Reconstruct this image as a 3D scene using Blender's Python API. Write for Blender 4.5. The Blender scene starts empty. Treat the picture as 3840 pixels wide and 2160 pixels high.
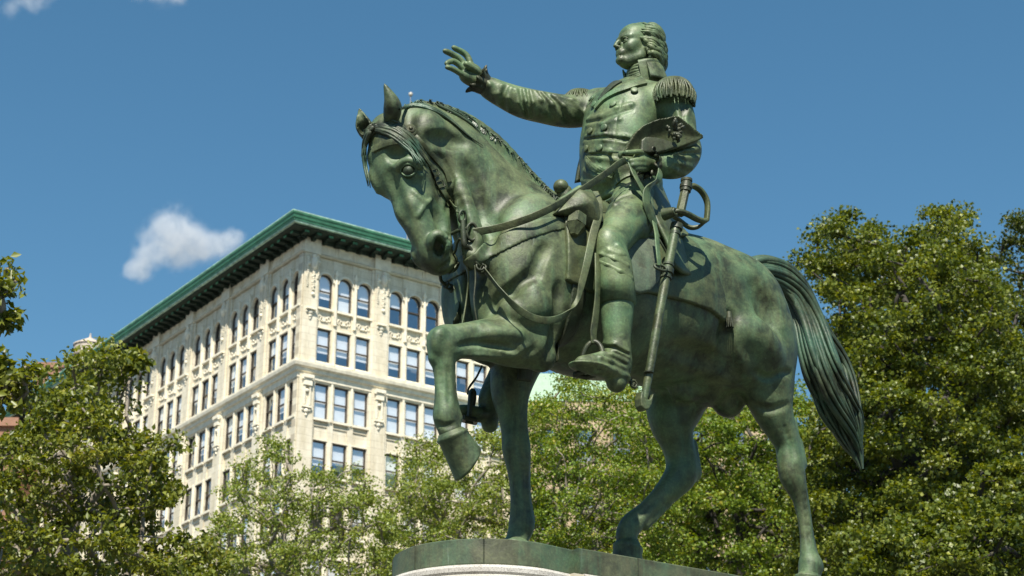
import bpy, math, random
import numpy as np
from math import radians as R, sin, cos, pi
C = bpy.context.scene.collection
rng = np.random.default_rng(7)
random.seed(7)

# ---------------------------------------------------------------- camera numbers
FOC = 6830.0; PITCH = R(21.8); EYE = 1.6; H0 = 2.75
cF = np.array([0, cos(PITCH), sin(PITCH)]); cU = np.array([0, -sin(PITCH), cos(PITCH)]); cX = np.array([1., 0, 0])
TH = R(35.1)
sA = np.array([-cos(TH), -sin(TH), 0]); sL = np.array([sin(TH), -cos(TH), 0])
sO = np.array([.62, 12.27, H0])             # statue origin relative to the camera
K = 3840 / 2576

def ray(x, y):
    return cF + cX * (x * K - 1920) / FOC - cU * (y * K - 1080) / FOC

def P(x, y, v=0.0):
    """measured point -> statue space (u forward, v to the horse's left, z up from the plinth)"""
    r = ray(x, y); t = (sO @ sL + v) / (r @ sL); p = r * t - sO
    return np.array([p @ sA, v, p[2]])

def mpp(p):
    """metres per measured pixel at a statue-space point"""
    w = sO + sA * p[0] + sL * p[1]; w = w + np.array([0, 0, p[2]])
    return (w @ cF) / FOC * K

def W(p):
    """statue space -> world"""
    return sO + sA * p[0] + sL * p[1] + np.array([0, 0, p[2] + EYE])

# ---------------------------------------------------------------- object helpers
def link(o, parent=None):
    C.objects.link(o)
    if parent is not None: o.parent = parent
    return o

def empty(name, loc=(0, 0, 0), rz=0, label=None, cat=None, group=None, parent=None):
    o = bpy.data.objects.new(name, None); link(o, parent)
    o.location = loc; o.rotation_euler = (0, 0, rz); o.empty_display_size = .2
    tag(o, label, cat, group)
    return o

def tag(o, label=None, cat=None, group=None, kind=None):
    if label: o['label'] = label
    if cat: o['category'] = cat
    if group: o['group'] = group
    if kind: o['kind'] = kind
    return o

def mesh_np(name, V, Fc, mat, parent=None, smooth=True, k=4, mats=None, midx=None):
    """V (n,3), Fc (m,k) -> mesh object"""
    me = bpy.data.meshes.new(name)
    V = np.asarray(V, np.float32); Fc = np.asarray(Fc, np.int32)
    k = Fc.shape[1]; m = len(Fc)
    me.vertices.add(len(V)); me.vertices.foreach_set('co', V.ravel())
    me.loops.add(m * k); me.loops.foreach_set('vertex_index', Fc.ravel())
    me.polygons.add(m); me.polygons.foreach_set('loop_start', np.arange(0, m * k, k, dtype=np.int32))
    me.polygons.foreach_set('loop_total', np.full(m, k, np.int32))
    if smooth: me.polygons.foreach_set('use_smooth', np.ones(m, bool))
    for mm in (mats or [mat]): me.materials.append(mm)
    if midx is not None: me.polygons.foreach_set('material_index', np.asarray(midx, np.int32))
    me.update(calc_edges=True); me.validate()
    o = bpy.data.objects.new(name, me)
    return link(o, parent)

class MB:
    """collects quads / n-gons into one mesh"""
    def __init__(s): s.v = []; s.f = []; s.m = []; s.sm = []
    def add(s, vs, fs, mi=0, sm=False):
        b = len(s.v); s.v += [tuple(map(float, q)) for q in vs]
        for f in fs: s.f.append([b + i for i in f]); s.m.append(mi); s.sm.append(sm)
    def box(s, x0, x1, y0, y1, z0, z1, mi=0, T=None):
        vs = [(x, y, z) for z in (z0, z1) for y in (y0, y1) for x in (x0, x1)]
        if T: vs = [T(*q) for q in vs]
        s.add(vs, [(0, 2, 3, 1), (4, 5, 7, 6), (0, 1, 5, 4), (2, 6, 7, 3), (0, 4, 6, 2), (1, 3, 7, 5)], mi)
    def poly(s, vs, mi=0): s.add(vs, [tuple(range(len(vs)))], mi)
    def prism(s, out, lo, hi, mi=0, T=None):
        """out: list of 2D; lo/hi third coordinate; T maps (a,b,c)->xyz"""
        T = T or (lambda a, b, c: (a, b, c)); n = len(out)
        vs = [T(a, b, lo) for a, b in out] + [T(a, b, hi) for a, b in out]
        s.add(vs, [tuple(range(n))[::-1], tuple(range(n, 2 * n))] + [(i, (i + 1) % n, n + (i + 1) % n, n + i) for i in range(n)], mi)
    def tube(s, pts, rs, n=8, mi=0, cap=True, flat=None):
        V, Fq = tube_np(pts, rs, n); s.add(V, Fq, mi, True)
        if cap:
            s.add(V[:n][::-1], [tuple(range(n))], mi, True); s.add(V[-n:], [tuple(range(n))], mi, True)
    def build(s, name, mats, parent=None):
        me = bpy.data.meshes.new(name); me.from_pydata(s.v, [], s.f)
        for q in (mats if isinstance(mats, (list, tuple)) else [mats]): me.materials.append(q)
        me.polygons.foreach_set('material_index', s.m); me.polygons.foreach_set('use_smooth', s.sm)
        me.update()
        o = bpy.data.objects.new(name, me); return link(o, parent)

def frames(pts):
    pts = np.asarray(pts, float); t = np.gradient(pts, axis=0); t /= np.linalg.norm(t, axis=1)[:, None] + 1e-9
    n = np.cross(t[0], [0, 0, 1.]);
    if np.linalg.norm(n) < 1e-3: n = np.cross(t[0], [1., 0, 0])
    n /= np.linalg.norm(n); N = []
    for q in t:
        n = n - q * (n @ q); n /= np.linalg.norm(n) + 1e-9; N.append(n)
    N = np.array(N); return t, N, np.cross(t, N)

def tube_np(pts, rs, n=8, flat=1.0):
    pts = np.asarray(pts, float); rs = np.broadcast_to(np.asarray(rs, float), (len(pts),))
    t, N, B = frames(pts); a = np.arange(n) * 2 * pi / n
    V = (pts[:, None] + rs[:, None, None] * (N[:, None] * np.cos(a)[None, :, None] + B[:, None] * np.sin(a)[None, :, None] * flat)).reshape(-1, 3)
    i = np.arange(len(pts) - 1)[:, None] * n; j = np.arange(n)[None]; j2 = (j + 1) % n
    Fq = np.stack([i + j, i + j2, i + n + j2, i + n + j], -1).reshape(-1, 4)
    return V, Fq

def spline(pts, m=8):
    """Catmull-Rom through pts (any dimension)"""
    p = np.asarray(pts, float); p = np.vstack([2 * p[0] - p[1], p, 2 * p[-1] - p[-2]]); out = []
    for i in range(1, len(p) - 2):
        a, b, c, d = p[i - 1:i + 3]
        for t in np.arange(m) / m:
            out.append(.5 * ((2 * b) + (-a + c) * t + (2 * a - 5 * b + 4 * c - d) * t * t + (-a + 3 * b - 3 * c + d) * t ** 3))
    out.append(p[-2]); return np.array(out)

def ribbon(pts, wdir, w, th, name, mat, parent, m=6):
    """strap: swept box; wdir width direction(s)"""
    s = spline(pts, m); wd = np.asarray(wdir, float)
    if wd.ndim == 1: wd = np.tile(wd, (len(pts), 1))
    wd = spline(wd, m); t = np.gradient(s, axis=0); t /= np.linalg.norm(t, axis=1)[:, None]
    wd = wd - t * (wd * t).sum(1)[:, None]; wd /= np.linalg.norm(wd, axis=1)[:, None]; nn = np.cross(t, wd)
    w = np.interp(np.linspace(0, 1, len(s)), np.linspace(0, 1, np.size(w)), np.atleast_1d(w))[:, None]
    prof = [(-1, -1), (-1, 1), (-.8, 1.5), (.8, 1.5), (1, 1), (1, -1), (.8, -1.5), (-.8, -1.5)]
    V = np.stack([s + wd * w * a / 2 + nn * th * b / 2 for a, b in prof], 1).reshape(-1, 3); n = len(prof)
    i = np.arange(len(s) - 1)[:, None] * n; j = np.arange(n)[None]; j2 = (j + 1) % n
    Fq = np.stack([i + j, i + j2, i + n + j2, i + n + j], -1).reshape(-1, 4)
    mb = MB(); mb.add(V, Fq, 0, True); mb.add(V[:n], [tuple(range(n))[::-1]]); mb.add(V[-n:], [tuple(range(n))])
    return mb.build(name, mat, parent)

# ---------------------------------------------------------------- signed distance field
class Field:
    def __init__(s, lo, hi, h):
        s.lo = np.array(lo, float); s.h = h
        s.n = np.ceil((np.array(hi) - s.lo) / h).astype(int) + 1
        s.S = np.full(s.n, 9.0, np.float32)
    def block(s, lo, hi, pad):
        a = np.clip(np.floor((np.asarray(lo) - pad - s.lo) / s.h).astype(int), 0, s.n)
        b = np.clip(np.ceil((np.asarray(hi) + pad - s.lo) / s.h).astype(int) + 1, 0, s.n)
        if (b <= a).any(): return None, None
        sl = tuple(slice(i, j) for i, j in zip(a, b))
        g = [(s.lo[i] + s.h * np.arange(a[i], b[i])).astype(np.float32) for i in range(3)]
        return sl, np.meshgrid(*g, indexing='ij', sparse=True)
    def put(s, sl, d, k, op):
        A = s.S[sl]
        if op == 'sub': d = -d; h = np.maximum(k - np.abs(A - d), 0) / k; s.S[sl] = np.maximum(A, d) + h * h * k / 4
        else: h = np.maximum(k - np.abs(A - d), 0) / k; s.S[sl] = np.minimum(A, d) - h * h * k / 4
    def cone(s, a, ra, b, rb, k=.03, vs=1.0, op='add'):
        a = np.asarray(a, float); b = np.asarray(b, float); r = max(ra, rb)
        sl, g = s.block(np.minimum(a, b) - r * max(1, 1), np.maximum(a, b) + r, k + s.h * 2)
        if sl is None: return
        vs = np.float32(vs); ab = b - a; ab[1] /= vs; L2 = ab @ ab + 1e-12
        x = g[0] - np.float32(a[0]); y = (g[1] - np.float32(a[1])) / vs; z = g[2] - np.float32(a[2])
        t = np.clip((x * np.float32(ab[0]) + y * np.float32(ab[1]) + z * np.float32(ab[2])) / np.float32(L2), 0, 1)
        d = np.sqrt((x - t * np.float32(ab[0])) ** 2 + (y - t * np.float32(ab[1])) ** 2 + (z - t * np.float32(ab[2])) ** 2) - (ra + (rb - ra) * t)
        s.put(sl, d.astype(np.float32), k, op)
    def ell(s, c, r, k=.03, M=None, op='add'):
        """M rows: local axes"""
        c = np.asarray(c, float); r = np.asarray(r, float); M = np.eye(3) if M is None else np.asarray(M, float)
        ext = np.sqrt(((M * r[:, None]) ** 2).sum(0))
        sl, g = s.block(c - ext, c + ext, k + s.h * 2)
        if sl is None: return
        x, y, z = [g[i] - np.float32(c[i]) for i in range(3)]
        q = [(x * np.float32(M[i, 0]) + y * np.float32(M[i, 1]) + z * np.float32(M[i, 2])) for i in range(3)]
        k0 = np.sqrt(sum((q[i] / np.float32(r[i])) ** 2 for i in range(3))); k1 = np.sqrt(sum((q[i] / np.float32(r[i] ** 2)) ** 2 for i in range(3))) + 1e-6
        s.put(sl, (k0 * (k0 - 1) / k1).astype(np.float32), k, op)
    def chain(s, pts, k=.03, vs=1.0, m=4, op='add', k2=None):
        """pts: (u,v,z,r); smooth limb through all of them, blended once into the rest"""
        q = spline(np.array(pts, float), m) if len(pts) > 2 and m > 1 else np.array(pts, float)
        q[:, 3] = np.maximum(q[:, 3], .003); r = q[:, 3].max()
        sl, g = s.block(q[:, :3].min(0) - r, q[:, :3].max(0) + r, k + s.h * 2)
        if sl is None: return
        D = np.full(tuple(x.stop - x.start for x in sl), 9.0, np.float32); vs = np.float32(vs); k0 = .012
        for i in range(len(q) - 1):
            a, b = q[i], q[i + 1]; rm = max(a[3], b[3]) + k + s.h * 3
            lo = [np.searchsorted(g[c].ravel(), min(a[c], b[c]) - rm) for c in range(3)]; hi = [np.searchsorted(g[c].ravel(), max(a[c], b[c]) + rm) for c in range(3)]
            S2 = tuple(slice(x, y) for x, y in zip(lo, hi))
            if min(y - x for x, y in zip(lo, hi)) <= 0: continue
            gx = g[0][lo[0]:hi[0]]; gy = g[1][:, lo[1]:hi[1]]; gz = g[2][:, :, lo[2]:hi[2]]
            ab = (b - a)[:3].astype(np.float32); ab[1] /= vs; L2 = float(ab @ ab) + 1e-12
            x = gx - np.float32(a[0]); y = (gy - np.float32(a[1])) / vs; z = gz - np.float32(a[2])
            t = np.clip((x * ab[0] + y * ab[1] + z * ab[2]) / np.float32(L2), 0, 1)
            d = np.sqrt((x - t * ab[0]) ** 2 + (y - t * ab[1]) ** 2 + (z - t * ab[2]) ** 2) - (np.float32(a[3]) + np.float32(b[3] - a[3]) * t)
            A = D[S2]; h = np.maximum(k0 - np.abs(A - d), 0) / k0; D[S2] = np.minimum(A, d) - h * h * k0 / 4
        s.put(sl, D, k, op)
    def bump(s, amp, freq, seed=0):
        pass

def tri(Fd, p):
    q = np.clip((p - Fd.lo) / Fd.h, 0, Fd.n - 1.001); i = q.astype(int); t = q - i; S = Fd.S; r = 0
    for a in (0, 1):
        for b in (0, 1):
            for c in (0, 1):
                w = (t[..., 0] if a else 1 - t[..., 0]) * (t[..., 1] if b else 1 - t[..., 1]) * (t[..., 2] if c else 1 - t[..., 2])
                r = r + w * S[i[..., 0] + a, i[..., 1] + b, i[..., 2] + c]
    return r

def hit(Fd, x, y, off=0.0, nd_=2.5):
    """point and outward normal where the sight line of a measured point meets a surface"""
    r = ray(x, y); r = r / np.linalg.norm(r); d = np.array([r @ sA, r @ sL, r[2]]); o = -np.array([sO @ sA, sO @ sL, sO[2]])
    t = np.arange(9, 18, Fd.h * .9); p = o + d * t[:, None]; q = (p - Fd.lo) / Fd.h
    ok = ((q >= 0) & (q < Fd.n - 1)).all(1); s = np.full(len(t), 9.0)
    if ok.any(): s[ok] = tri(Fd, p[ok])
    w_ = np.nonzero(s < 0)[0]
    if len(w_) == 0 or w_[0] == 0: return None, None
    k = w_[0]; f0, f1 = min(s[k - 1], .05), s[k]; p = o + d * (t[k - 1] + (t[k] - t[k - 1]) * f0 / (f0 - f1 + 1e-9))
    e = np.eye(3) * Fd.h * nd_; n = np.array([tri(Fd, p + e[i]) - tri(Fd, p - e[i]) for i in range(3)]); n /= np.linalg.norm(n) + 1e-9
    return p + n * off, n

def surface(S, lo, h, iso=0.0):
    """naive surface nets"""
    S = S - iso if iso else S
    ins = S < 0
    cnt = np.zeros(tuple(np.array(S.shape) - 1), np.int8)
    for i in (0, 1):
        for j in (0, 1):
            for k in (0, 1): cnt += ins[i:S.shape[0] - 1 + i, j:S.shape[1] - 1 + j, k:S.shape[2] - 1 + k]
    act = (cnt > 0) & (cnt < 8)
    I = np.argwhere(act); idx = np.full(act.shape, -1, np.int32); idx[act] = np.arange(len(I))
    cor = {}
    for i in (0, 1):
        for j in (0, 1):
            for k in (0, 1): cor[i, j, k] = S[I[:, 0] + i, I[:, 1] + j, I[:, 2] + k].astype(np.float64)
    acc = np.zeros((len(I), 3)); n = np.zeros(len(I))
    for ax in range(3):
        for a in (0, 1):
            for b in (0, 1):
                c0 = [a, b]; c0.insert(ax, 0); c1 = [a, b]; c1.insert(ax, 1)
                s0 = cor[tuple(c0)]; s1 = cor[tuple(c1)]; m = (s0 < 0) != (s1 < 0)
                t = np.where(m, s0 / np.where(m, s0 - s1, 1), 0)
                p = np.tile(np.array(c0, float), (len(I), 1)); p[:, ax] += t
                acc += p * m[:, None]; n += m
    V = (acc / n[:, None] + I) * h + lo
    Q = []
    for ax in range(3):
        o = [0, 1, 2]; o.remove(ax)
        a = [slice(None)] * 3; b = [slice(None)] * 3; a[ax] = slice(0, -1); b[ax] = slice(1, None)
        for q in o: a[q] = slice(1, -1); b[q] = slice(1, -1)
        A = ins[tuple(a)]; B = ins[tuple(b)]; m = A != B; e = np.argwhere(m); fl = A[m]
        for q in o: e[:, q] += 1
        d1 = np.zeros(3, int); d1[o[0]] = 1; d2 = np.zeros(3, int); d2[o[1]] = 1
        g = lambda off: idx[tuple((e - off).T)]
        q = np.stack([g(d1 * 0), g(d1), g(d1 + d2), g(d2)], 1)
        if ax == 1: fl = ~fl
        q[~fl] = q[~fl][:, ::-1]
        Q.append(q)
    Q = np.vstack(Q); Q = Q[(Q >= 0).all(1)]
    return V, Q

def smooth_mesh(V, Q, it=1, lam=.5):
    for _ in range(it):
        acc = np.zeros_like(V); n = np.zeros(len(V))
        for a in range(4):
            b = (a + 1) % 4
            for i, j in ((a, b), (b, a)):
                for c in range(3): acc[:, c] += np.bincount(Q[:, i], V[Q[:, j], c], len(V))
                n += np.bincount(Q[:, i], minlength=len(V))
        V = V + lam * (acc / n[:, None] - V)
    return V

def field_mesh(name, Fd, mat, parent, S=None, it=1):
    V, Q = surface(Fd.S if S is None else S, Fd.lo, Fd.h)
    if len(V) == 0: return None
    V = smooth_mesh(V, Q, it)
    return mesh_np(name, V, Q, mat, parent)
# ---------------------------------------------------------------- materials
def newmat(name):
    m = bpy.data.materials.new(name); m.use_nodes = True; nt = m.node_tree; nt.nodes.clear()
    out = nt.nodes.new('ShaderNodeOutputMaterial'); bs = nt.nodes.new('ShaderNodeBsdfPrincipled')
    nt.links.new(bs.outputs[0], out.inputs[0]); return m, nt, bs, out

def nd(nt, t, ins=None, **kw):
    n = nt.nodes.new(t)
    for k, v in kw.items(): setattr(n, k, v)
    for k, v in (ins or {}).items():
        if isinstance(v, bpy.types.NodeSocket): nt.links.new(v, n.inputs[k])
        else: n.inputs[k].default_value = v
    return n

def ramp(nt, fac, stops, interp='LINEAR'):
    n = nt.nodes.new('ShaderNodeValToRGB'); n.color_ramp.interpolation = interp
    e = n.color_ramp.elements
    while len(e) < len(stops): e.new(.5)
    for q, (p, c) in zip(e, stops): q.position = p; q.color = (*c, 1) if len(c) == 3 else c
    nt.links.new(fac, n.inputs[0]); return n

def noise(nt, vec, scale, detail=4, rough=.55, dist=0):
    return nd(nt, 'ShaderNodeTexNoise', {'Vector': vec, 'Scale': scale, 'Detail': detail, 'Roughness': rough, 'Distortion': dist})

def mixc(nt, fac, a, b, mode='MIX'):
    n = nt.nodes.new('ShaderNodeMix'); n.data_type = 'RGBA'; n.blend_type = mode
    for i, v in ((0, fac), (6, a), (7, b)):
        if isinstance(v, bpy.types.NodeSocket): nt.links.new(v, n.inputs[i])
        elif i == 0: n.inputs[0].default_value = v
        else: n.inputs[i].default_value = (*v, 1) if len(v) == 3 else v
    return n.outputs[2]

def bronze(name, dark, mid, verd, amount=.5, rough=.42, metal=.35):
    m, nt, bs, out = newmat(name)
    tc = nd(nt, 'ShaderNodeTexCoord'); v = tc.outputs['Object']
    n1 = noise(nt, v, 2.3, 6, .6, .4); n2 = noise(nt, v, 9, 5, .65, .3); n3 = noise(nt, v, 60, 3, .6)
    mp = nd(nt, 'ShaderNodeMapping', {'Vector': v, 'Scale': (7, 7, .9)}); n4 = noise(nt, mp.outputs[0], 1.6, 5, .6, .5)   # runs of rain
    base = mixc(nt, ramp(nt, n2.outputs[0], [(.40, (0, 0, 0)), (.60, (1, 1, 1))]).outputs[0], dark, mid)
    f1 = ramp(nt, n1.outputs[0], [(.62 - amount * .3, (0, 0, 0)), (.80 - amount * .2, (1, 1, 1))]).outputs[0]
    f2 = ramp(nt, n4.outputs[0], [(.50, (0, 0, 0)), (.72, (1, 1, 1))]).outputs[0]
    col = mixc(nt, nd(nt, 'ShaderNodeMath', {0: f1, 1: .75}, operation='MULTIPLY').outputs[0], base, verd)
    col = mixc(nt, nd(nt, 'ShaderNodeMath', {0: f2, 1: .45}, operation='MULTIPLY').outputs[0], col, tuple(c * 1.15 for c in verd))
    br = ramp(nt, noise(nt, v, 4.2, 4, .6, .6).outputs[0], [(.62, (0, 0, 0)), (.74, (1, 1, 1))]).outputs[0]
    col = mixc(nt, nd(nt, 'ShaderNodeMath', {0: br, 1: .35}, operation='MULTIPLY').outputs[0], col, (.085, .065, .04))
    gy = ramp(nt, noise(nt, v, 3.1, 5, .62, .8).outputs[0], [(.50, (0, 0, 0)), (.66, (1, 1, 1))]).outputs[0]
    col = mixc(nt, nd(nt, 'ShaderNodeMath', {0: gy, 1: .55}, operation='MULTIPLY').outputs[0], col, tuple(c * k for c, k in zip(mid, (1.7, 1.55, 1.6))))
    sp = ramp(nt, n3.outputs[0], [(.45, (1, 1, 1)), (.72, (1.35, 1.4, 1.25))]).outputs[0]
    col = mixc(nt, 1.0, col, sp, 'MULTIPLY')
    mp2 = nd(nt, 'ShaderNodeMapping', {'Vector': v, 'Scale': (22, 22, 1.1)}); n5 = noise(nt, mp2.outputs[0], 1.0, 4, .7, .2)   # thin pale and dark drip lines
    col = mixc(nt, nd(nt, 'ShaderNodeMath', {0: ramp(nt, n5.outputs[0], [(.66, (0, 0, 0)), (.74, (1, 1, 1))]).outputs[0], 1: .5}, operation='MULTIPLY').outputs[0], col, (.20, .27, .20))
    col = mixc(nt, nd(nt, 'ShaderNodeMath', {0: ramp(nt, n5.outputs[0], [(.28, (1, 1, 1)), (.36, (0, 0, 0))]).outputs[0], 1: .6}, operation='MULTIPLY').outputs[0], col, (.018, .022, .014))
    nt.links.new(col, bs.inputs['Base Color'])
    bs.inputs['Metallic'].default_value = metal
    rr = ramp(nt, n2.outputs[0], [(.3, (rough - .08,) * 3), (.7, (rough + .12,) * 3)]); nt.links.new(rr.outputs[0], bs.inputs['Roughness'])
    b1 = nd(nt, 'ShaderNodeBump', {'Strength': .18, 'Distance': .006, 'Height': n3.outputs[0]})
    b2 = nd(nt, 'ShaderNodeBump', {'Strength': .25, 'Distance': .02, 'Height': n2.outputs[0], 'Normal': b1.outputs[0]})
    nt.links.new(b2.outputs[0], bs.inputs['Normal'])
    return m

def plain(name, col, rough=.7, var=.15, scale=8, bump=0., metal=0.):
    m, nt, bs, out = newmat(name); v = nd(nt, 'ShaderNodeTexCoord').outputs['Object']
    n = noise(nt, v, scale, 5, .6)
    lo = tuple(c * (1 - var) for c in col); hi = tuple(min(1, c * (1 + var)) for c in col)
    nt.links.new(ramp(nt, n.outputs[0], [(.3, lo), (.7, hi)]).outputs[0], bs.inputs['Base Color'])
    bs.inputs['Roughness'].default_value = rough; bs.inputs['Metallic'].default_value = metal
    if bump: nt.links.new(nd(nt, 'ShaderNodeBump', {'Strength': bump, 'Distance': .02, 'Height': n.outputs[0]}).outputs[0], bs.inputs['Normal'])
    return m

M_HORSE = bronze('bronze_horse', (.027, .035, .017), (.078, .102, .048), (.092, .172, .088), .5, .53, .05)
M_MAN = bronze('bronze_rider', (.032, .042, .020), (.090, .120, .054), (.102, .195, .098), .6, .50, .06)
M_STRAP = bronze('bronze_tack', (.034, .042, .019), (.072, .087, .039), (.073, .130, .065), .35, .48, .12)
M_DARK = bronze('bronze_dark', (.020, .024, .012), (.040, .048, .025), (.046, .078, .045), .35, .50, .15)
M_TAIL = bronze('bronze_hair', (.020, .027, .015), (.048, .065, .035), (.048, .122, .080), .6, .48, .1)
M_PLINTH = bronze('bronze_plinth', (.044, .050, .029), (.070, .080, .045), (.060, .13, .075), .5, .60, .08)
# ================================================================ the bronze statue
STAT = empty('equestrian_statue', W((0, 0, 0)), math.atan2(-sin(TH), -cos(TH)),
             'green bronze statue of a man with outstretched arm riding a horse, on the stone pedestal', 'statue')
def J(x, y, v, w):
    """joint from the measured centre, side offset and half width in measured pixels"""
    p = P(x, y, v); return (p[0], p[1], p[2], w * mpp(p))

HF = Field((-2.0, -.72, -.02), (2.30, .72, 3.45), .0105)
f = HF
# --- trunk
f.cone((.62, 0, 2.13), .50, (-.80, 0, 2.18), .55, .05, .86)
f.ell((.10, 0, 2.02), (.85, .52, .55), .15)
f.ell((-.55, 0, 2.08), (.60, .51, .54), .15)
f.cone((.42, 0, 2.52), .20, (-.02, 0, 2.50), .20, .25, .8)       # withers
f.ell((-1.02, 0, 2.24), (.50, .44, .44), .15)                    # croup
f.cone((-.3, 0, 2.41), .26, (-.95, 0, 2.36), .27, .2, 1.2)
for s in (1, -1):
    f.ell((-1.20, .24 * s, 2.16), (.38, .26, .44), .12)          # haunch
    f.ell((-1.36, .22 * s, 1.93), (.32, .24, .36), .12)          # buttock
    f.ell((.70, .30 * s, 2.05), (.42, .22, .55), .14)            # shoulder blade
    f.ell((.86, .26 * s, 1.86), (.25, .20, .32), .10)            # point of shoulder
    f.ell((.95, .13 * s, 1.74), (.19, .15, .27), .08)            # breast
f.ell((.86, 0, 1.95), (.28, .28, .42), .12)
# --- neck
nk = [J(1335, 640, 0, 178), J(1262, 560, 0, 146), J(1196, 470, 0, 118), J(1140, 395, 0, 100), J(1072, 345, 0, 82)]
f.chain(nk, .10, .62, 5)
f.chain([J(1390, 512, 0, 20), J(1316, 436, 0, 24), J(1240, 358, 0, 26), J(1160, 306, 0, 28), J(1075, 286, 0, 28), J(1015, 300, 0, 24)], .10, .8, 4)   # crest
f.ell(J(1080, 335, .13, 0)[:3], (.13, .09, .17), .08)            # wing of atlas
f.ell(J(1080, 335, -.13, 0)[:3], (.13, .09, .17), .08)
f.chain([J(1160, 470, .16, 26), J(1180, 560, .20, 30), J(1200, 640, .22, 40)], .08, .8)   # brachiocephalic
f.chain([J(1160, 470, -.16, 26), J(1180, 560, -.20, 30), J(1200, 640, -.22, 40)], .08, .8)

# --- head frame
HP = np.array([1.99, .027, 2.917]); HM = np.array([[-.375, .135, -.917], [.906, .372, -.2], [-.330, .919, .216]])
HM[0] /= np.linalg.norm(HM[0]); HM[1] -= HM[0] * (HM[1] @ HM[0]); HM[1] /= np.linalg.norm(HM[1]); HM[2] = np.cross(HM[1], HM[0]); HM[2] *= np.sign(HM[2][1])
HSC = np.array([1.142, 1.325, 1.18])
def hd(s, h, w): return HP + (np.array([s, h, w]) * HSC) @ HM
es, eh, ew = HM
def hc(a, ra, b, rb, k=.03, op='add'): f.cone(hd(*a), ra * 1.20, hd(*b), rb * 1.20, k, 1.0, op)
def he(a, r, k=.03, op='add', rot=0):
    c, q = cos(rot), sin(rot); m = np.array([es * c + eh * q, -es * q + eh * c, ew]); f.ell(hd(*a), np.array(r) * HSC, k, m, op)
hc((.06, -.19, 0), .125, (.30, -.17, 0), .150, .05)
he((.24, -.12, 0), (.24, .10, .135), .05)
for w in (1, -1):
    hc((.20, -.10, .07 * w), .075, (.38, -.10, .085 * w), .075, .04)
    he((.33, -.30, .075 * w), (.22, .185, .072), .06)           # jowl
    hc((.46, -.30, .065 * w), .075, (.84, -.20, .035 * w), .048, .05)
    hc((.36, -.17, .115 * w), .035, (.62, -.15, .070 * w), .028, .04)   # facial crest
    he((.335, -.055, .125 * w), (.085, .035, .035), .03)         # brow
    he((.365, -.09, .150 * w), (.062, .048, .03), .02, 'sub')   # socket
    he((.365, -.09, .128 * w), (.045, .042, .042), .006)        # eyeball
    hc((.315, -.085, .145 * w), .014, (.345, -.055, .150 * w), .013, .012)
    hc((.345, -.055, .150 * w), .013, (.400, -.055, .145 * w), .012, .012)  # lid
    hc((.335, -.125, .148 * w), .009, (.40, -.12, .142 * w), .009, .012)
hc((.34, -.10, 0), .105, (.60, -.085, 0), .092, .06)              # nasal bones
hc((.60, -.085, 0), .092, (.84, -.085, 0), .076, .05)
hc((.45, -.17, 0), .11, (.85, -.14, 0), .075, .06)
he((.90, -.10, 0), (.105, .085, .092), .04)
he((.965, -.145, 0), (.055, .080, .072), .04)                    # upper lip
he((.93, -.235, 0), (.065, .045, .052), .03)                     # chin
hc((.74, -.22, 0), .05, (.92, -.225, 0), .042, .04)
for w in (1, -1):
    he((.868, -.085, .082 * w), (.072, .052, .030), .03, rot=.25)      # nostril wing
    he((.885, -.092, .112 * w), (.050, .026, .030), .02, 'sub', rot=.25)
    hc((.70, -.19, .055 * w), .022, (.82, -.205, .050 * w), .020, .03)
    hc((.80, -.188, .085 * w), .010, (.97, -.205, .055 * w), .010, .014, 'sub')   # mouth
    hc((.50, -.24, .105 * w), .010, (.58, -.20, .085 * w), .008, .02)            # vein
    hc((.58, -.20, .085 * w), .008, (.66, -.17, .075 * w), .006, .02)
he((1.00, -.195, 0), (.03, .012, .06), .01, 'sub')
# throat joins head and neck
f.cone(hd(.12, -.30, 0), .14, P(1120, 420, 0), .22, .10, .7)
# ears
def ear(base, mid, tip, r, open_dir, carve=True):
    q = spline(np.array([base, mid, tip]), 8); rr = np.interp(np.linspace(0, 1, len(q)), [0, .15, .45, .8, 1], [r * .8, r * .95, r, r * .45, .006])
    for i in range(len(q) - 1): f.cone(q[i], rr[i], q[i + 1], rr[i + 1], .012, 1)
    for i in range(2, len(q) - 2 if carve else 0): f.cone(q[i] + open_dir * rr[i] * .8, rr[i] * .72, q[i + 1] + open_dir * rr[i + 1] * .8, rr[i + 1] * .72, .01, 1, 'sub')
ear(hd(.03,-.10,.095), P(987, 262, .16), P(967, 211, .18), 21.5 * mpp(P(980, 260, .1)), np.array([.8, -.6, 0.]), False)
ear(hd(.03,-.10,-.085), P(914, 312, -.07), P(904, 273, -.08), 20 * mpp(P(910, 300, -.1)), np.array([.75, .65, 0.]))

# --- raised left foreleg
v = .27
f.chain([J(1340, 790, .28, 75), J(1305, 855, .27, 68), J(1230, 855, .27, 54), J(1165, 858, .27, 44), J(1122, 862, .27, 41)], .10, .85, 5)
f.ell(J(1120, 868, .27, 0)[:3], (.125, .10, .13), .04)
f.cone(P(1098, 850, .27), .055, P(1096, 900, .27), .05, .03)
f.chain([J(1114, 900, .27, 31), J(1116, 945, .27, 24), J(1118, 990, .27, 24), J(1121, 1030, .27, 30), J(1122, 1050, .27, 32), J(1129, 1074, .27, 29), J(1136, 1094, .27, 29)], .03, .9, 4)
f.chain([J(1136, 925, .27, 9), J(1140, 990, .27, 9), J(1145, 1030, .27, 12)], .025, 1, 3)    # tendons
f.ell(J(1146, 1052, .27, 0)[:3], (.045, .05, .05), .03)
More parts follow.
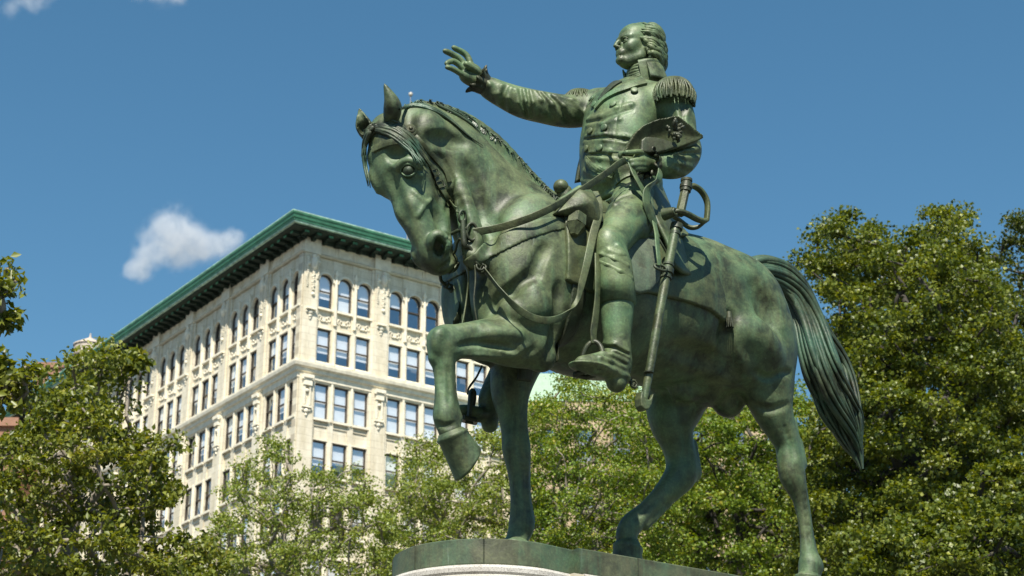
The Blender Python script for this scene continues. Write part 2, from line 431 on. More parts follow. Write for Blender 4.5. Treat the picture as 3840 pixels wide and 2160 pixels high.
# muscle lines on forearm
f.chain([J(1160, 835, .33, 14), J(1230, 832, .35, 20), J(1300, 838, .37, 22)], .04, .8, 3)
f.chain([J(1160, 885, .33, 10), J(1230, 885, .35, 16), J(1310, 882, .37, 22)], .04, .8, 3)
f.chain([J(1150, 872, .38, 4), J(1210, 866, .385, 5), J(1280, 872, .40, 4)], .03, 1, 3, 'sub')
f.cone(P(1345, 880, .30), .13, P(1362, 900, .30), .10, .08)       # elbow

# --- planted right foreleg
v = -.26
f.chain([J(1330, 850, v, 70), J(1298, 920, v, 62), J(1284, 985, v, 50), J(1290, 1045, v, 37), J(1296, 1095, v, 34), J(1299, 1130, v, 36), J(1303, 1165, v, 31),
         J(1306, 1210, v, 25), J(1309, 1260, v, 25), J(1312, 1305, v, 30), J(1312, 1325, v, 32), J(1302, 1352, v, 27), J(1296, 1375, v, 28)], .04, .9, 4)
f.chain([J(1326, 1170, v, 8), J(1327, 1250, v, 9), J(1334, 1310, v, 12)], .025, 1, 3)
hoof = J(1288, 1400, v, 34); q = np.array(hoof[:3])

# --- hind legs
def hind(c, side):
    f.chain(c, .06, .85, 4)
v = .24
hind([J(1890, 860, .22, 108), J(1925, 950, v, 78), J(1940, 1020, v, 57), J(1962, 1075, v, 42), J(1980, 1120, v, 32), J(1988, 1160, v, 35), J(1994, 1200, v, 34),
      J(2012, 1250, v, 22), J(2023, 1300, v, 18.5), J(2030, 1350, v, 18.5), J(2036, 1400, v, 24), J(2040, 1425, v, 27)], 1)
f.cone(P(2004, 1120, v), .045, P(2014, 1168, v), .05, .03)
f.cone(P(1996, 1060, v), .03, P(2004, 1150, v), .030, .06)
p = P(2032, 1462, v); f.cone(P(2040, 1425, v), .09, p, .075, .03); 
v = -.24
hind([J(1720, 920, -.20, 95), J(1700, 1000, v, 82), J(1690, 1060, v, 60), J(1702, 1110, v, 44), J(1712, 1150, v, 40), J(1714, 1190, v, 42), J(1690, 1222, v, 34),
      J(1655, 1255, v, 24), J(1620, 1290, v, 23), J(1590, 1318, v, 28), J(1576, 1345, v, 27), J(1580, 1372, v, 26)], 1)
f.cone(P(1738, 1120, v), .05, P(1742, 1190, v), .07, .03)
f.chain([J(1722, 1225, v, 8), J(1680, 1268, v, 9), J(1622, 1322, v, 13)], .025, 1, 3)

# stifle / thigh shape
for s in (1, -1):
    f.ell((-1.02, .27 * s, 1.86), (.30, .19, .30), .12)
f.cone((-1.0, 0, 1.80), .30, (-1.45, 0, 1.9), .30, .1, 1)
# hollow of flank, elbow, breast furrows
f.ell((-.80, .58, 2.02), (.13, .07, .24), .10, op='sub')
f.chain([J(1250, 770, .50, 8), J(1290, 735, .54, 9), J(1330, 700, .56, 8)], .06, 1, 3, 'sub')
f.chain([(.0, .56, 2.45, .03), (.35, .47, 2.35, .03)], .06, 1, 2, 'sub')
f.ell((1.13, 0, 1.80), (.06, .02, .25), .05, op='sub')
f.chain([J(1136, 420, .22, 4), J(1141, 470, .23, 6), J(1130, 530, .22, 6)], .04, 1, 3, 'sub')      # throat latch
# sheath
f.ell((-1.02, 0, 1.60), (.22, .12, .12), .06)
f.ell((-1.22, .0, 1.52), (.12, .12, .12), .05)
f.ell((-.78, 0, 1.52), (.13, .07, .07), .05)
# relief measured on the surface
def groove(pts, w, k=.05, dep=.010, op='sub', Fd=HF, m=3):
    hs = []
    for x, y in spline(np.array(pts, float), m):
        p, n = hit(Fd, x, y)
        if p is not None: hs.append((p + n * dep, w * mpp(p)))
    return [(a, b, k, op) for a, b in zip(hs[:-1], hs[1:]) if np.linalg.norm(a[0] - b[0]) < .3]
def carve(jobs, Fd=HF):
    for a, b, k, op in jobs: Fd.cone(a[0], a[1], b[0], b[1], k, 1, op)
jobs = []
for pts, w, k, dep in [([(1248, 768), (1285, 738), (1318, 712), (1345, 688)], 9, .07, .008), ([(1345, 688), (1356, 655), (1372, 622)], 7, .06, .010),
        ([(1150, 500), (1165, 560), (1188, 620)], 8, .05, .010), ([(1105, 385), (1126, 425), (1136, 462), (1132, 500), (1124, 530)], 5, .03, .006),
        ([(1082, 350), (1120, 352), (1165, 358)], 9, .08, .012), ([(1160, 868), (1200, 863), (1255, 870), (1305, 882)], 6, .03, .006),
        ([(1165, 888), (1215, 884), (1270, 893)], 5, .03, .008),
        ([(1836, 800), (1828, 850), (1834, 905), (1850, 950)], 12, .08, .010), ([(1900, 935), (1930, 950), (1962, 936), (1988, 938)], 5, .04, .008),
        ([(1900, 1020), (1935, 1030), (1980, 1018)], 5, .04, .010), ([(1127, 925), (1129, 960), (1130, 1010)], 3.5, .02, .004), ([(1109, 930), (1110, 980)], 3, .02, .006),
        ([(1323, 1180), (1325, 1235), (1328, 1290)], 3.5, .02, .004), ([(1304, 1110), (1312, 1150)], 5, .03, .010), ([(2024, 1240), (2030, 1300), (2037, 1370)], 3, .02, .004),
        ([(1975, 1075), (1990, 1120), (1998, 1150)], 4, .025, .006), ([(1650, 1255), (1620, 1285), (1600, 1305)], 3.5, .02, .004), ([(1720, 1075), (1722, 1120), (1726, 1160)], 5, .03, .006),
        ([(985, 440), (1000, 500), (1020, 550)], 6, .07, .016), ([(1090, 510), (1102, 545), (1112, 580)], 9, .06, .010), ([(1010, 400), (1000, 385), (985, 390)], 8, .06, .012),
        ([(1250, 560), (1240, 600), (1215, 635)], 6, .07, .014), ([(1180, 420), (1200, 480), (1215, 540)], 8, .08, .014), ([(1700, 880), (1760, 895), (1810, 920)], 7, .12, .02),
        ([(1900, 720), (1930, 780), (1945, 850)], 8, .14, .018), ([(1405, 720), (1400, 770), (1395, 830), (1380, 890)], 6, .06, .010), ([(1250, 905), (1300, 905), (1340, 880)], 5, .04, .008),
        ([(1097, 1066), (1120, 1072), (1148, 1064)], 3, .025, .006)]:
    jobs += groove(pts, w, k, dep)
for pts, w, k, dep in [([(1040, 480), (1056, 497), (1072, 512), (1086, 500)], 3, .02, .0), ([(1072, 512), (1060, 530), (1052, 545)], 2.5, .02, .0), ([(1100, 880), (1098, 850), (1110, 832)], 6, .05, -.008),
        ([(1270, 770), (1310, 790), (1350, 780)], 12, .08, -.02), ([(1220, 840), (1270, 838), (1310, 845)], 8, .05, -.01), ([(1880, 830), (1920, 850), (1950, 900)], 14, .14, -.05),
        ([(1345, 740), (1355, 780)], 14, .12, -.04)]:
    jobs += groove(pts, w, k, dep, 'add')
carve(jobs)
# eye, nostril, mouth
p, n = hit(HF, 1027, 428); n = n * .75 + np.array([.45, .5, .1]); n /= np.linalg.norm(n)
t1 = np.array([.6, -.4, 0]); t1 -= n * (t1 @ n); t1 /= np.linalg.norm(t1); t2 = np.cross(n, t1); t2 *= np.sign(t2[2]); EM = np.array([t1, t2, n])
f.ell(p + n * .004, (.060, .048, .034), .03, EM, 'sub'); EYEP = p.copy()
def arcl(c, r1, r2, a0, a1, rt, off, k, op='add', EMx=EM):
    q = [c + EMx[0] * r1 * cos(t) + EMx[1] * r2 * sin(t) + EMx[2] * off * (1 - .6 * abs(cos(t))) for t in np.linspace(a0, a1, 11)]
    for a, b in zip(q[:-1], q[1:]): f.cone(a, rt, b, rt, k, 1, op)
arcl(p, .080, .068, R(15), R(165), .014, .002, .03)
p, n = hit(HF, 1104, 617); t2 = np.array([-.30, -.05, -.9]); t2 -= n * (t2 @ n); t2 /= np.linalg.norm(t2); t1 = np.cross(t2, n); NM = np.array([t1, t2, n])
arcl(p, .046, .068, R(10), R(215), .011, .002, .06, 'add', np.array([t1, -t2, n]))
f.ell(p + n * .0 + t2 * .01, (.036, .064, .08), .022, NM, 'sub')
p2, n2 = hit(HF, 1036, 640)

carve(groove([(1145, 584), (1147, 610), (1142, 640), (1128, 664), (1106, 676)], 5.5, .018, .004))
carve(groove([(1128, 592), (1130, 625), (1124, 650)], 2.5, .02, .003) + groove([(1120, 590), (1118, 620)], 2.5, .02, .004))
horse = field_mesh('horse', HF, M_HORSE, STAT, it=1)

def eyeball(name, c, r, n, mat, parent, seg=18):
    V = []; a = np.cross(n, [0, 0, 1.]); a /= np.linalg.norm(a); b = np.cross(a, n)
    for i in range(seg // 2 + 1):
        for j in range(seg): t = pi * i / (seg // 2); q = 2 * pi * j / seg; V.append(c + r * (n * cos(t) + (a * cos(q) + b * sin(q)) * sin(t)))
    F_ = [(i * seg + j, (i + 1) * seg + j, (i + 1) * seg + (j + 1) % seg, i * seg + (j + 1) % seg) for i in range(seg // 2) for j in range(seg)]
    mb = MB(); mb.add(V, F_, 0, True); return mb.build(name, mat, parent)
eyeball('eye', EYEP - EM[2] * .022, .044, EM[2], M_DARK, horse)
mb = MB()
for r1, r2, a0, a1, rt, off in ((.054, .040, -15, 195, .012, .012), (.050, .040, 190, 350, .009, .0), (.070, .056, 10, 170, .009, .006)):
    q = [EYEP + EM[0] * r1 * cos(t) + EM[1] * r2 * sin(t) + EM[2] * (off * (1 - .6 * abs(cos(t))) - .006 * abs(cos(t))) for t in np.linspace(R(a0), R(a1), 15)]
    mb.tube(q, rt * (.35 + .65 * np.sin(np.linspace(0, pi, 15))), 8)
mb.build('eyelid', M_HORSE, horse)

def make_hoof(c0, A0, l0, c1, A1, l1):
    """wall of the hoof: coronet ring c0/A0 down to the bearing rim c1/A1, with a hollow sole"""
    n = 28; rings = []
    prof = [(-.10, .80), (.0, .97), (.03, 1.06), (.09, 1.05), (.13, .98), (.5, .98), (.94, 1.0), (1.0, 1.02)]
    for t, k in prof:
        c = c0 + (c1 - c0) * t; A_ = (A0 + (A1 - A0) * max(t, 0)) * k; l_ = (l0 + (l1 - l0) * max(t, 0)) * k
        rings.append([c + A_ * cos(q) + np.array([0, l_ * sin(q), 0]) for q in np.arange(n) * 2 * pi / n])
    ax = (c1 - c0) / np.linalg.norm(c1 - c0)
    for k, dd in ((.90, .0), (.80, -.015), (.3, -.03)): rings.append([c1 + A1 * cos(q) * k + np.array([0, l1 * sin(q) * k, 0]) + ax * dd for q in np.arange(n) * 2 * pi / n])
    V = [p_ for r_ in rings for p_ in r_]; m_ = len(rings); mb = MB(); mb.add(V, [(i * n + j, i * n + (j + 1) % n, (i + 1) * n + (j + 1) % n, (i + 1) * n + j) for i in range(m_ - 1) for j in range(n)], 0, True)
    mb.add(V[-n:], [tuple(range(n))], 0, True); return mb.build('hoof', M_HORSE, horse)
d0 = lambda x0, y0, x1, y1, v_: (P(x1, y1, v_) - P(x0, y0, v_)) / 2
make_hoof(P(1136, 1092, .27), d0(1106, 1103, 1166, 1080, .27), .100, P(1176, 1166, .27), d0(1154, 1209, 1197, 1123, .27) * .97, .120)
c_ = P(1580, 1372, -.24); make_hoof(c_, np.array([.100, 0, .02]), .095, np.array([c_[0] + .045, -.24, .002]), np.array([.160, 0, 0]), .130)
c_ = P(1299, 1368, -.26); c_[2] = max(c_[2], .14); make_hoof(c_, np.array([.100, 0, .02]), .095, np.array([c_[0] + .05, -.26, .002]), np.array([.160, 0, 0]), .130)
c_ = P(2036, 1452, .24); c_[2] = max(c_[2], .13); make_hoof(c_, np.array([.100, 0, .02]), .095, np.array([c_[0] + .05, .24, .002]), np.array([.160, 0, 0]), .130)
# ================================================================ rider
RF = Field((-1.15, -.95, .85), (1.25, .86, 4.62), .0082)
f = RF
yb = R(14); bM = np.array([[cos(yb), sin(yb), 0], [-sin(yb), cos(yb), 0], [0, 0, 1]])
lean = R(-6); bM = np.array([[cos(lean), 0, sin(lean)], [0, 1, 0], [-sin(lean), 0, cos(lean)]]) @ bM
f.ell(P(1564, 304, .02), (.225, .335, .30), .08, bM)          # chest
f.ell(P(1550, 360, .03), (.215, .31, .30), .08, bM)
f.ell(P(1540, 415, .02), (.205, .26, .26), .08, bM)           # belly
f.ell(P(1568, 470, .0), (.27, .31, .22), .10, bM)            # hips
shR = P(1497, 268, -.30); shL = P(1688, 255, .34)
f.cone(shR + [0, 0, -.02], .12, shL + [0, 0, -.01], .125, .10)
f.cone(P(1590, 248, .02), .15, P(1590, 262, .02), .20, .10)
f.cone(P(1595, 238, .05), .10, P(1668, 246, .28), .10, .10); f.cone(P(1588, 240, -.05), .09, P(1515, 258, -.25), .10, .10)      # neck root
# right arm (outstretched)
f.chain([J(1500, 270, -.30, 44), J(1430, 280, -.37, 41), J(1360, 269, -.44, 39), J(1310, 257, -.50, 37), J(1262, 237, -.56, 31), J(1230, 221, -.60, 27)], .04, 1, 5)
# right hand
f.cone(*[q for j in (J(1224, 216, -.605, 16), J(1204, 200, -.625, 15)) for q in (j[:3], j[3])], .02)
f.ell(P(1185, 186, -.63), (.10, .035, .105), .025, np.array([[.75, -.25, .6], [.2, .96, .1], [-.6, 0, .78]]))
f.cone(P(1195, 186, -.62), .045, P(1172, 172, -.63), .04, .03); f.cone(P(1200, 208, -.61), .05, P(1170, 192, -.61), .04, .03)
for pts, w in [([(1184, 160, -.65), (1175, 141, -.66), (1163, 131, -.67), (1149, 124, -.67), (1140, 119, -.67)], 6.8),
               ([(1172, 166, -.64), (1154, 146, -.65), (1138, 137, -.66), (1126, 131, -.66), (1118, 128, -.66)], 7.0),
               ([(1168, 176, -.62), (1151, 160, -.63), (1139, 154, -.63), (1130, 156, -.62), (1122, 160, -.61)], 6.6),
               ([(1166, 190, -.60), (1152, 181, -.60), (1142, 175, -.60), (1132, 171, -.60), (1123, 169, -.60)], 6.0),
               ([(1203, 188, -.59), (1194, 177, -.575), (1184, 170, -.565), (1176, 164, -.56), (1171, 160, -.56)], 7.6)]:
    f.chain([J(x, y, v_, w * (1.1, 1.0, .95, .88, .7)[i]) for i, (x, y, v_) in enumerate(pts)], .012, 1, 4)
# left arm
f.chain([J(1692, 255, .36, 42), J(1710, 300, .40, 38), J(1717, 345, .44, 36), J(1724, 380, .47, 40), J(1706, 408, .48, 38), J(1676, 417, .48, 32), J(1652, 413, .47, 27)], .04, 1, 5)
# left fist closed on the rein, forefinger on the brim of the hat
f.cone(*[q for j in (J(1650, 412, .47, 18), J(1628, 408, .47, 17)) for q in (j[:3], j[3])], .02)
f.ell(P(1615, 408, .47), (.085, .05, .075), .02)
for pts, w in [([(1632, 396, .47), (1622, 386, .50), (1607, 382, .51), (1590, 383, .51), (1578, 384, .51)], 6.6),
               ([(1625, 405, .49), (1606, 403, .52), (1590, 407, .51), (1594, 417, .48)], 6.6),
               ([(1624, 416, .49), (1604, 414, .52), (1589, 418, .51), (1595, 427, .48)], 6.4),
               ([(1624, 426, .48), (1606, 425, .51), (1593, 428, .50), (1599, 435, .47)], 6.0),
               ([(1612, 408, .42), (1590, 407, .42), (1572, 402, .43), (1563, 394, .43), (1560, 387, .43)], 6.8)]:
    f.chain([J(x, y, v_, w * (1.05 - .08 * i)) for i, (x, y, v_) in enumerate(pts)], .010, 1, 4)
# left leg
f.chain([J(1602, 486, .14, 52), J(1592, 515, .27, 56), J(1576, 553, .42, 55), J(1548, 597, .52, 46), J(1534, 625, .57, 42), J(1541, 662, .59, 44), J(1548, 705, .60, 45), J(1552, 750, .60, 43), J(1552, 800, .60, 39),
         J(1552, 845, .60, 34), J(1553, 880, .60, 31)], .05, 1, 5)
f.ell(P(1530, 608, .60), (.085, .075, .10), .05)
f.chain([J(1596, 590, .40, 40), J(1610, 555, .34, 44)], .06)
f.chain([J(1553, 880, .60, 31), J(1558, 910, .60, 31), J(1558, 930, .60, 27)], .03, 1, 4)
f.chain([J(1556, 925, .60, 27), J(1526, 915, .61, 30), J(1492, 917, .615, 26), J(1462, 914, .62, 18)], .03, .95, 5)
f.ell(P(1484, 924, .62), (.165, .105, .026), .015); f.ell(P(1522, 936, .61), (.15, .085, .040), .02); f.ell(P(1552, 950, .60), (.10, .085, .04), .02)
f.cone(P(1553, 948, .60), .070, P(1551, 962, .60), .070, .008)
# right leg: the left one mirrored across the horse
Rm = [J(1602, 486, .14, 52), J(1592, 515, .27, 56), J(1576, 553, .42, 55), J(1548, 597, .52, 46), J(1534, 628, .57, 37), J(1541, 662, .59, 41), J(1552, 750, .60, 41)]
an = J(1229, 1000, -.60, 24)
q = [(a, -b, c, d_) for a, b, c, d_ in Rm]
q += [tuple((np.array(q[-1]) + np.array(an)) / 2), an, J(1232, 1030, -.60, 22), J(1238, 1046, -.60, 20)]
f.chain(q, .05, 1, 5)
f.chain([J(1238, 1046, -.60, 19), J(1200, 1042, -.60, 19), J(1170, 1036, -.60, 17), J(1152, 1033, -.60, 12)], .03, 1, 4)
f.cone(P(1232, 1060, -.60), .062, P(1232, 1068, -.60), .060, .008)

# head
HC = P(1604, 120, .0); HH = .412
yh = R(-9); ph = R(5)
hM = np.array([[cos(yh) * cos(ph), sin(yh) * cos(ph), sin(ph)], [-sin(yh), cos(yh), 0], [-cos(yh) * sin(ph), -sin(yh) * sin(ph), cos(ph)]])
def fh(a, b, c): return HC + HH * (np.array([a, b, c]) @ hM)
def fe(c, r, k=.02, op='add'): f.ell(fh(*c), np.array(r) * HH, k * HH, hM, op)
def fc(a, ra, b, rb, k=.04, op='add'): f.cone(fh(*a), ra * HH, fh(*b), rb * HH, k * HH, 1, op)
fe((-.06, 0, .17), (.40, .31, .33), .1)
fe((.10, 0, .12), (.29, .27, .30), .1)
fe((.12, 0, -.12), (.245, .215, .34), .12)
for s in (1, -1):
    fc((-.04, .185 * s, -.16), .085, (.02, .17 * s, -.30), .068, .10)
    fc((.02, .17 * s, -.30), .065, (.25, .05 * s, -.42), .07, .10)
    fe((.22, .15 * s, -.13), (.12, .10, .12), .08)               # cheek
    fe((.13, .20 * s, -.06), (.10, .06, .06), .06)                # cheekbone
    fc((.27, .20 * s, .065), .042, (.385, .06 * s, .060), .050, .05)     # brow
    fe((.400, .125 * s, -.018), (.105, .085, .054), .04, 'sub')
    fe((.415, .052 * s, -.150), (.045, .030, .032), .03)          # nostril wing
    fe((.430, .035 * s, -.178), (.020, .013, .012), .01, 'sub')
    fc((.385, .085 * s, -.175), .01, (.345, .125 * s, -.27), .01, .03, 'sub')   # nasolabial
    fe((-.05, .285 * s, -.05), (.07, .035, .10), .03); fe((-.02, .285 * s, -.13), (.035, .025, .04), .02)
fc((.375, 0, .05), .042, (.445, 0, -.05), .040, .05)
fc((.442, 0, -.05), .034, (.486, 0, -.128), .036, .04)              # nose
fe((.355, 0, -.26), (.085, .12, .09), .06)
fc((.385, -.075, -.248), .016, (.425, 0, -.232), .024, .02); fc((.425, 0, -.232), .024, (.385, .075, -.248), .016, .02)
fc((.380, -.062, -.282), .018, (.412, 0, -.290), .028, .02); fc((.412, 0, -.290), .028, (.380, .062, -.282), .018, .02)
fc((.37, -.09, -.262), .007, (.43, 0, -.259), .009, .012, 'sub'); fc((.43, 0, -.259), .009, (.37, .09, -.262), .007, .012, 'sub')
fe((.345, 0, -.405), (.095, .105, .075), .06)                     # chin
fc((.37, -.04, -.335), .012, (.37, .04, -.335), .012, .04, 'sub')
fc((.0, 0, -.20), .22, (.12, 0, -.34), .15, .10)
fc((-.10, 0, -.25), .18, (-.14, 0, -.80), .22, .07)                  # neck
# coat folds on the body, by measured lines on the surface
def fold(pts, w, k=.02, op='add', dep=0.0):
    hs = []
    for x, y in pts:
        p, n = hit(RF, x, y)
        if p is not None: hs.append((*(p + n * dep), w * mpp(p)))
    if len(hs) > 1:
        for a, b in zip(hs[:-1], hs[1:]): pend.append((a, b, k, op))
pend = []
# torso
for pts in [[(1478, 300), (1510, 292), (1550, 272), (1590, 262)], [(1476, 318), (1515, 312), (1560, 300)], [(1472, 345), (1520, 338), (1570, 344), (1620, 352)], [(1470, 358), (1520, 352), (1575, 360)], [(1484, 384), (1530, 381), (1575, 384)],
            [(1480, 392), (1510, 398), (1545, 404), (1585, 404)], [(1478, 410), (1505, 425), (1540, 432)], [(1470, 430), (1500, 442), (1530, 448)], [(1463, 455), (1490, 462), (1520, 458)],
            # right sleeve
            [(1262, 215), (1252, 236), (1256, 262)], [(1286, 222), (1278, 246), (1284, 282)], [(1298, 226), (1304, 258), (1322, 290)], [(1318, 226), (1324, 256), (1334, 296)], [(1334, 228), (1340, 258), (1345, 290)], [(1348, 230), (1362, 252), (1366, 286)],
            [(1362, 232), (1390, 262), (1408, 300)], [(1390, 240), (1420, 266), (1440, 296)], [(1400, 242), (1440, 252), (1470, 284)], [(1222, 200), (1232, 214), (1238, 238)],
            # left sleeve
            [(1752, 350), (1725, 362), (1700, 372)], [(1760, 372), (1725, 380), (1698, 388)], [(1758, 398), (1720, 396), (1688, 400)], [(1742, 422), (1715, 412), (1690, 410)], [(1722, 440), (1700, 428), (1684, 420)], [(1735, 275), (1725, 300), (1730, 330)], [(1700, 262), (1708, 300), (1706, 330)],
            # breeches and boot
            [(1506, 655), (1528, 664), (1560, 682), (1590, 700)], [(1512, 640), (1545, 652), (1580, 668)], [(1530, 630), (1560, 640), (1590, 652)], [(1555, 618), (1570, 640), (1588, 650)], [(1510, 530), (1545, 516), (1590, 494)], [(1504, 516), (1540, 500), (1588, 482)], [(1500, 505), (1530, 488), (1580, 472)],
            [(1518, 866), (1545, 868), (1580, 886)], [(1516, 876), (1545, 880), (1580, 898)], [(1514, 886), (1540, 892), (1576, 908)], [(1512, 898), (1536, 906), (1568, 924)]]:
    fold(pts, 4.2, .024, 'add', -.003)
for pts in [[(1476, 309), (1512, 303), (1552, 287), (1590, 275)], [(1472, 351), (1522, 346), (1572, 352), (1615, 360)], [(1474, 390), (1520, 389), (1570, 394)],
            [(1274, 218), (1265, 240), (1270, 272)], [(1326, 228), (1332, 258), (1340, 290)], [(1355, 232), (1376, 258), (1388, 296)], [(1376, 236), (1405, 264), (1424, 298)], [(1308, 226), (1314, 256), (1328, 294)],
            [(1755, 361), (1725, 371), (1699, 380)], [(1758, 385), (1722, 388), (1693, 394)], [(1508, 524), (1542, 508), (1588, 488)], [(1518, 871), (1545, 874), (1580, 892)], [(1515, 881), (1542, 886), (1578, 903)], [(1512, 892), (1538, 900), (1572, 917)], [(1510, 648), (1530, 657), (1570, 676)]]:
    fold(pts, 3.0, .02, 'sub', .005)
fold([(1567, 248), (1552, 300), (1547, 350), (1545, 380)], 1.6, .008, 'sub', .004)
for a, b, k, op in pend: f.cone(a[:3], a[3], b[:3], b[3], k, 1, op)
rider = field_mesh('rider', RF, M_MAN, STAT, it=1)

for s in (1, -1):
    ec = fh(.300, .122 * s, -.014); eyeball('eye', ec, .062 * HH, hM[0], M_MAN, rider, 16)
    mb = MB()
    for pts, rt in (([(.285, .200, -.020), (.338, .175, .018), (.372, .125, .036), (.362, .075, .018), (.345, .052, -.010)], .015), ([(.285, .200, -.022), (.330, .170, -.050), (.356, .125, -.062), (.352, .080, -.045), (.343, .052, -.012)], .012)):
        q = spline([fh(a, b * s, c) for a, b, c in pts], 4); mb.tube(q, rt * HH * (.4 + .6 * np.sin(np.linspace(0, pi, len(q)))), 7)
    mb.build('eyelid', M_MAN, rider)
# ================================================================ things worn by horse and rider
def poly_sdf2(px, A, B):
    """signed distance to polygon px (list of 2D) on grid A,B"""
    d = np.full(np.broadcast(A, B).shape, 1e9); s = np.ones(d.shape); n = len(px)
    for i in range(n):
        a = np.array(px[i]); b = np.array(px[i - 1]); e = b - a; wx = A - a[0]; wy = B - a[1]
        t = np.clip((wx * e[0] + wy * e[1]) / (e @ e), 0, 1)
        d = np.minimum(d, (wx - e[0] * t) ** 2 + (wy - e[1] * t) ** 2)
        c1 = B >= a[1]; c2 = B < b[1]; c3 = e[0] * wy > e[1] * wx
        flip = (c1 & c2 & c3) | (~c1 & ~c2 & ~c3); s = np.where(flip, -s, s)
    return (s * np.sqrt(d)).astype(np.float32)

GU = HF.lo[0] + HF.h * np.arange(HF.n[0]); GZ = HF.lo[2] + HF.h * np.arange(HF.n[2])
def mask_uz(px, v=.5, side=1):
    """polygon measured on the near flank -> distance in the side elevation, applied to both flanks"""
    q = [P(x, y, v)[[0, 2]] for x, y in px]
    return poly_sdf2(q, GU[:, None], GZ[None, :])[:, None, :]

def sheet(name, px, th, mat, v=.5, it=1, parent=STAT, inner=.03, sides=0, wrinkle=0, round_=.0):
    m = mask_uz(px, v) - round_
    S = np.maximum(HF.S - th, m); S = np.maximum(S, -(HF.S + inner))
    if sides:
        vv = (HF.lo[1] + HF.h * np.arange(HF.n[1]))[None, :, None]; S = np.maximum(S, (.05 - vv * sides).astype(np.float32))
    V, Q = surface(S.astype(np.float32), HF.lo, HF.h); V = smooth_mesh(V, Q, it)
    return mesh_np(name, V, Q, mat, parent)

M_FLAP = bronze('bronze_flap', (.070, .085, .060), (.105, .125, .090), (.11, .17, .12), .3, .52, .1)
cloth = sheet('saddle_cloth', [(1500, 560), (1418, 540), (1418, 708), (1480, 735), (1560, 738), (1640, 742), (1722, 762), (1790, 786), (1832, 808), (1822, 740), (1800, 690), (1760, 600), (1700, 500), (1560, 440)], .030, M_STRAP)
flap = sheet('saddle_flap', [(1560, 560), (1552, 640), (1560, 720), (1590, 742), (1618, 736), (1640, 712), (1650, 670), (1652, 600), (1640, 540), (1600, 520)], .060, M_FLAP, round_=.01, it=2)
skirt = sheet('saddle', [(1440, 500), (1470, 560), (1530, 600), (1640, 610), (1700, 600), (1690, 560), (1640, 480), (1540, 440), (1460, 450)], .075, M_STRAP, v=.35, round_=.02)
collar_ = sheet('breast_collar', [(1440, 556), (1350, 560), (1292, 574), (1235, 600), (1196, 638), (1165, 690), (1140, 760), (1150, 790), (1180, 720), (1214, 668), (1246, 642), (1300, 618), (1360, 600), (1440, 586)], .012, M_HORSE, v=.36, it=3)
girth = sheet('girth', [(1425, 700), (1425, 900), (1462, 905), (1462, 700)], .018, M_DARK, v=.45)
# tassel at the corner of the cloth
p, n = hit(HF, 1829, 800, .03)
mb = MB(); mb.tube([p + [0, 0, .05], p + [0, 0, .0]], [.02, .026]);
for i in range(12):
    a = i * pi / 6; q = p + np.array([cos(a) * .02, sin(a) * .02, 0]); mb.tube([q, q + np.array([cos(a) * .01, sin(a) * .01, -.075])], [.006, .004], 5)
mb.build('tassel', M_DARK, STAT)

# ---- strands laid on a surface
def strand_mesh(name, strands, mat, parent, n=6):
    Vs = []; Fs = []; b = 0
    for pts, r in strands:
        V, Q = tube_np(pts, r, n); Vs.append(V); Fs.append(Q + b); b += len(V)
    return mesh_np(name, np.vstack(Vs), np.vstack(Fs), mat, parent)

def taper(n, r, a=.5, e=.12):
    t = np.linspace(0, 1, n); return r * np.clip(np.minimum(a + t * 4, 1) * (1 - (1 - e) * t ** 2.2), .1, 1)

def surf_lock(F_, upper, lower, n, r, off=.008, seed=1, wav=1.5):
    """n strands on a surface between two measured border lines"""
    g = np.random.default_rng(seed); up = spline(np.array(upper, float), 5); lo = spline(np.array(lower, float), 5); out = []
    m = min(len(up), len(lo)); up = up[np.linspace(0, len(up) - 1, m).astype(int)]; lo = lo[np.linspace(0, len(lo) - 1, m).astype(int)]
    for i in range(n):
        a = (i + .5) / n; ph = g.uniform(0, 6.28); pts = []
        t0, t1 = g.uniform(0, .04), g.uniform(.86, 1.0)
        for t in np.linspace(t0, t1, m):
            c = up[int(t * (m - 1))] * (1 - a) + lo[int(t * (m - 1))] * a + np.array([sin(ph + t * 7), cos(ph + t * 6)]) * wav * t
            for dy in (0, 2, 4, 7, 11, 16):
                h, nn = hit(F_, c[0], c[1] + dy, off + r * (.2 + .4 * sin(ph + t * 5)))
                if h is not None: break
            if h is not None and (not pts or np.linalg.norm(h - pts[-1]) < .25): pts.append(h)
        if len(pts) > 5:
            q = np.array(pts); k = np.array([.25, .5, .25])
            for _ in range(2): q[1:-1] = q[:-2] * .25 + q[1:-1] * .5 + q[2:] * .25
            out.append((q, taper(len(q), r * g.uniform(.7, 1.25))))
    return out

st = surf_lock(HF, [(1006, 262), (1058, 250), (1100, 262), (1149, 287), (1187, 315), (1222, 366)], [(1004, 276), (1050, 268), (1096, 284), (1136, 312), (1174, 345), (1226, 378)], 14, .013, .006, 3, 3)
st += surf_lock(HF, [(1100, 258), (1149, 279), (1187, 300), (1215, 330)], [(1100, 268), (1149, 290), (1183, 314), (1210, 345)], 4, .014, .004, 5)
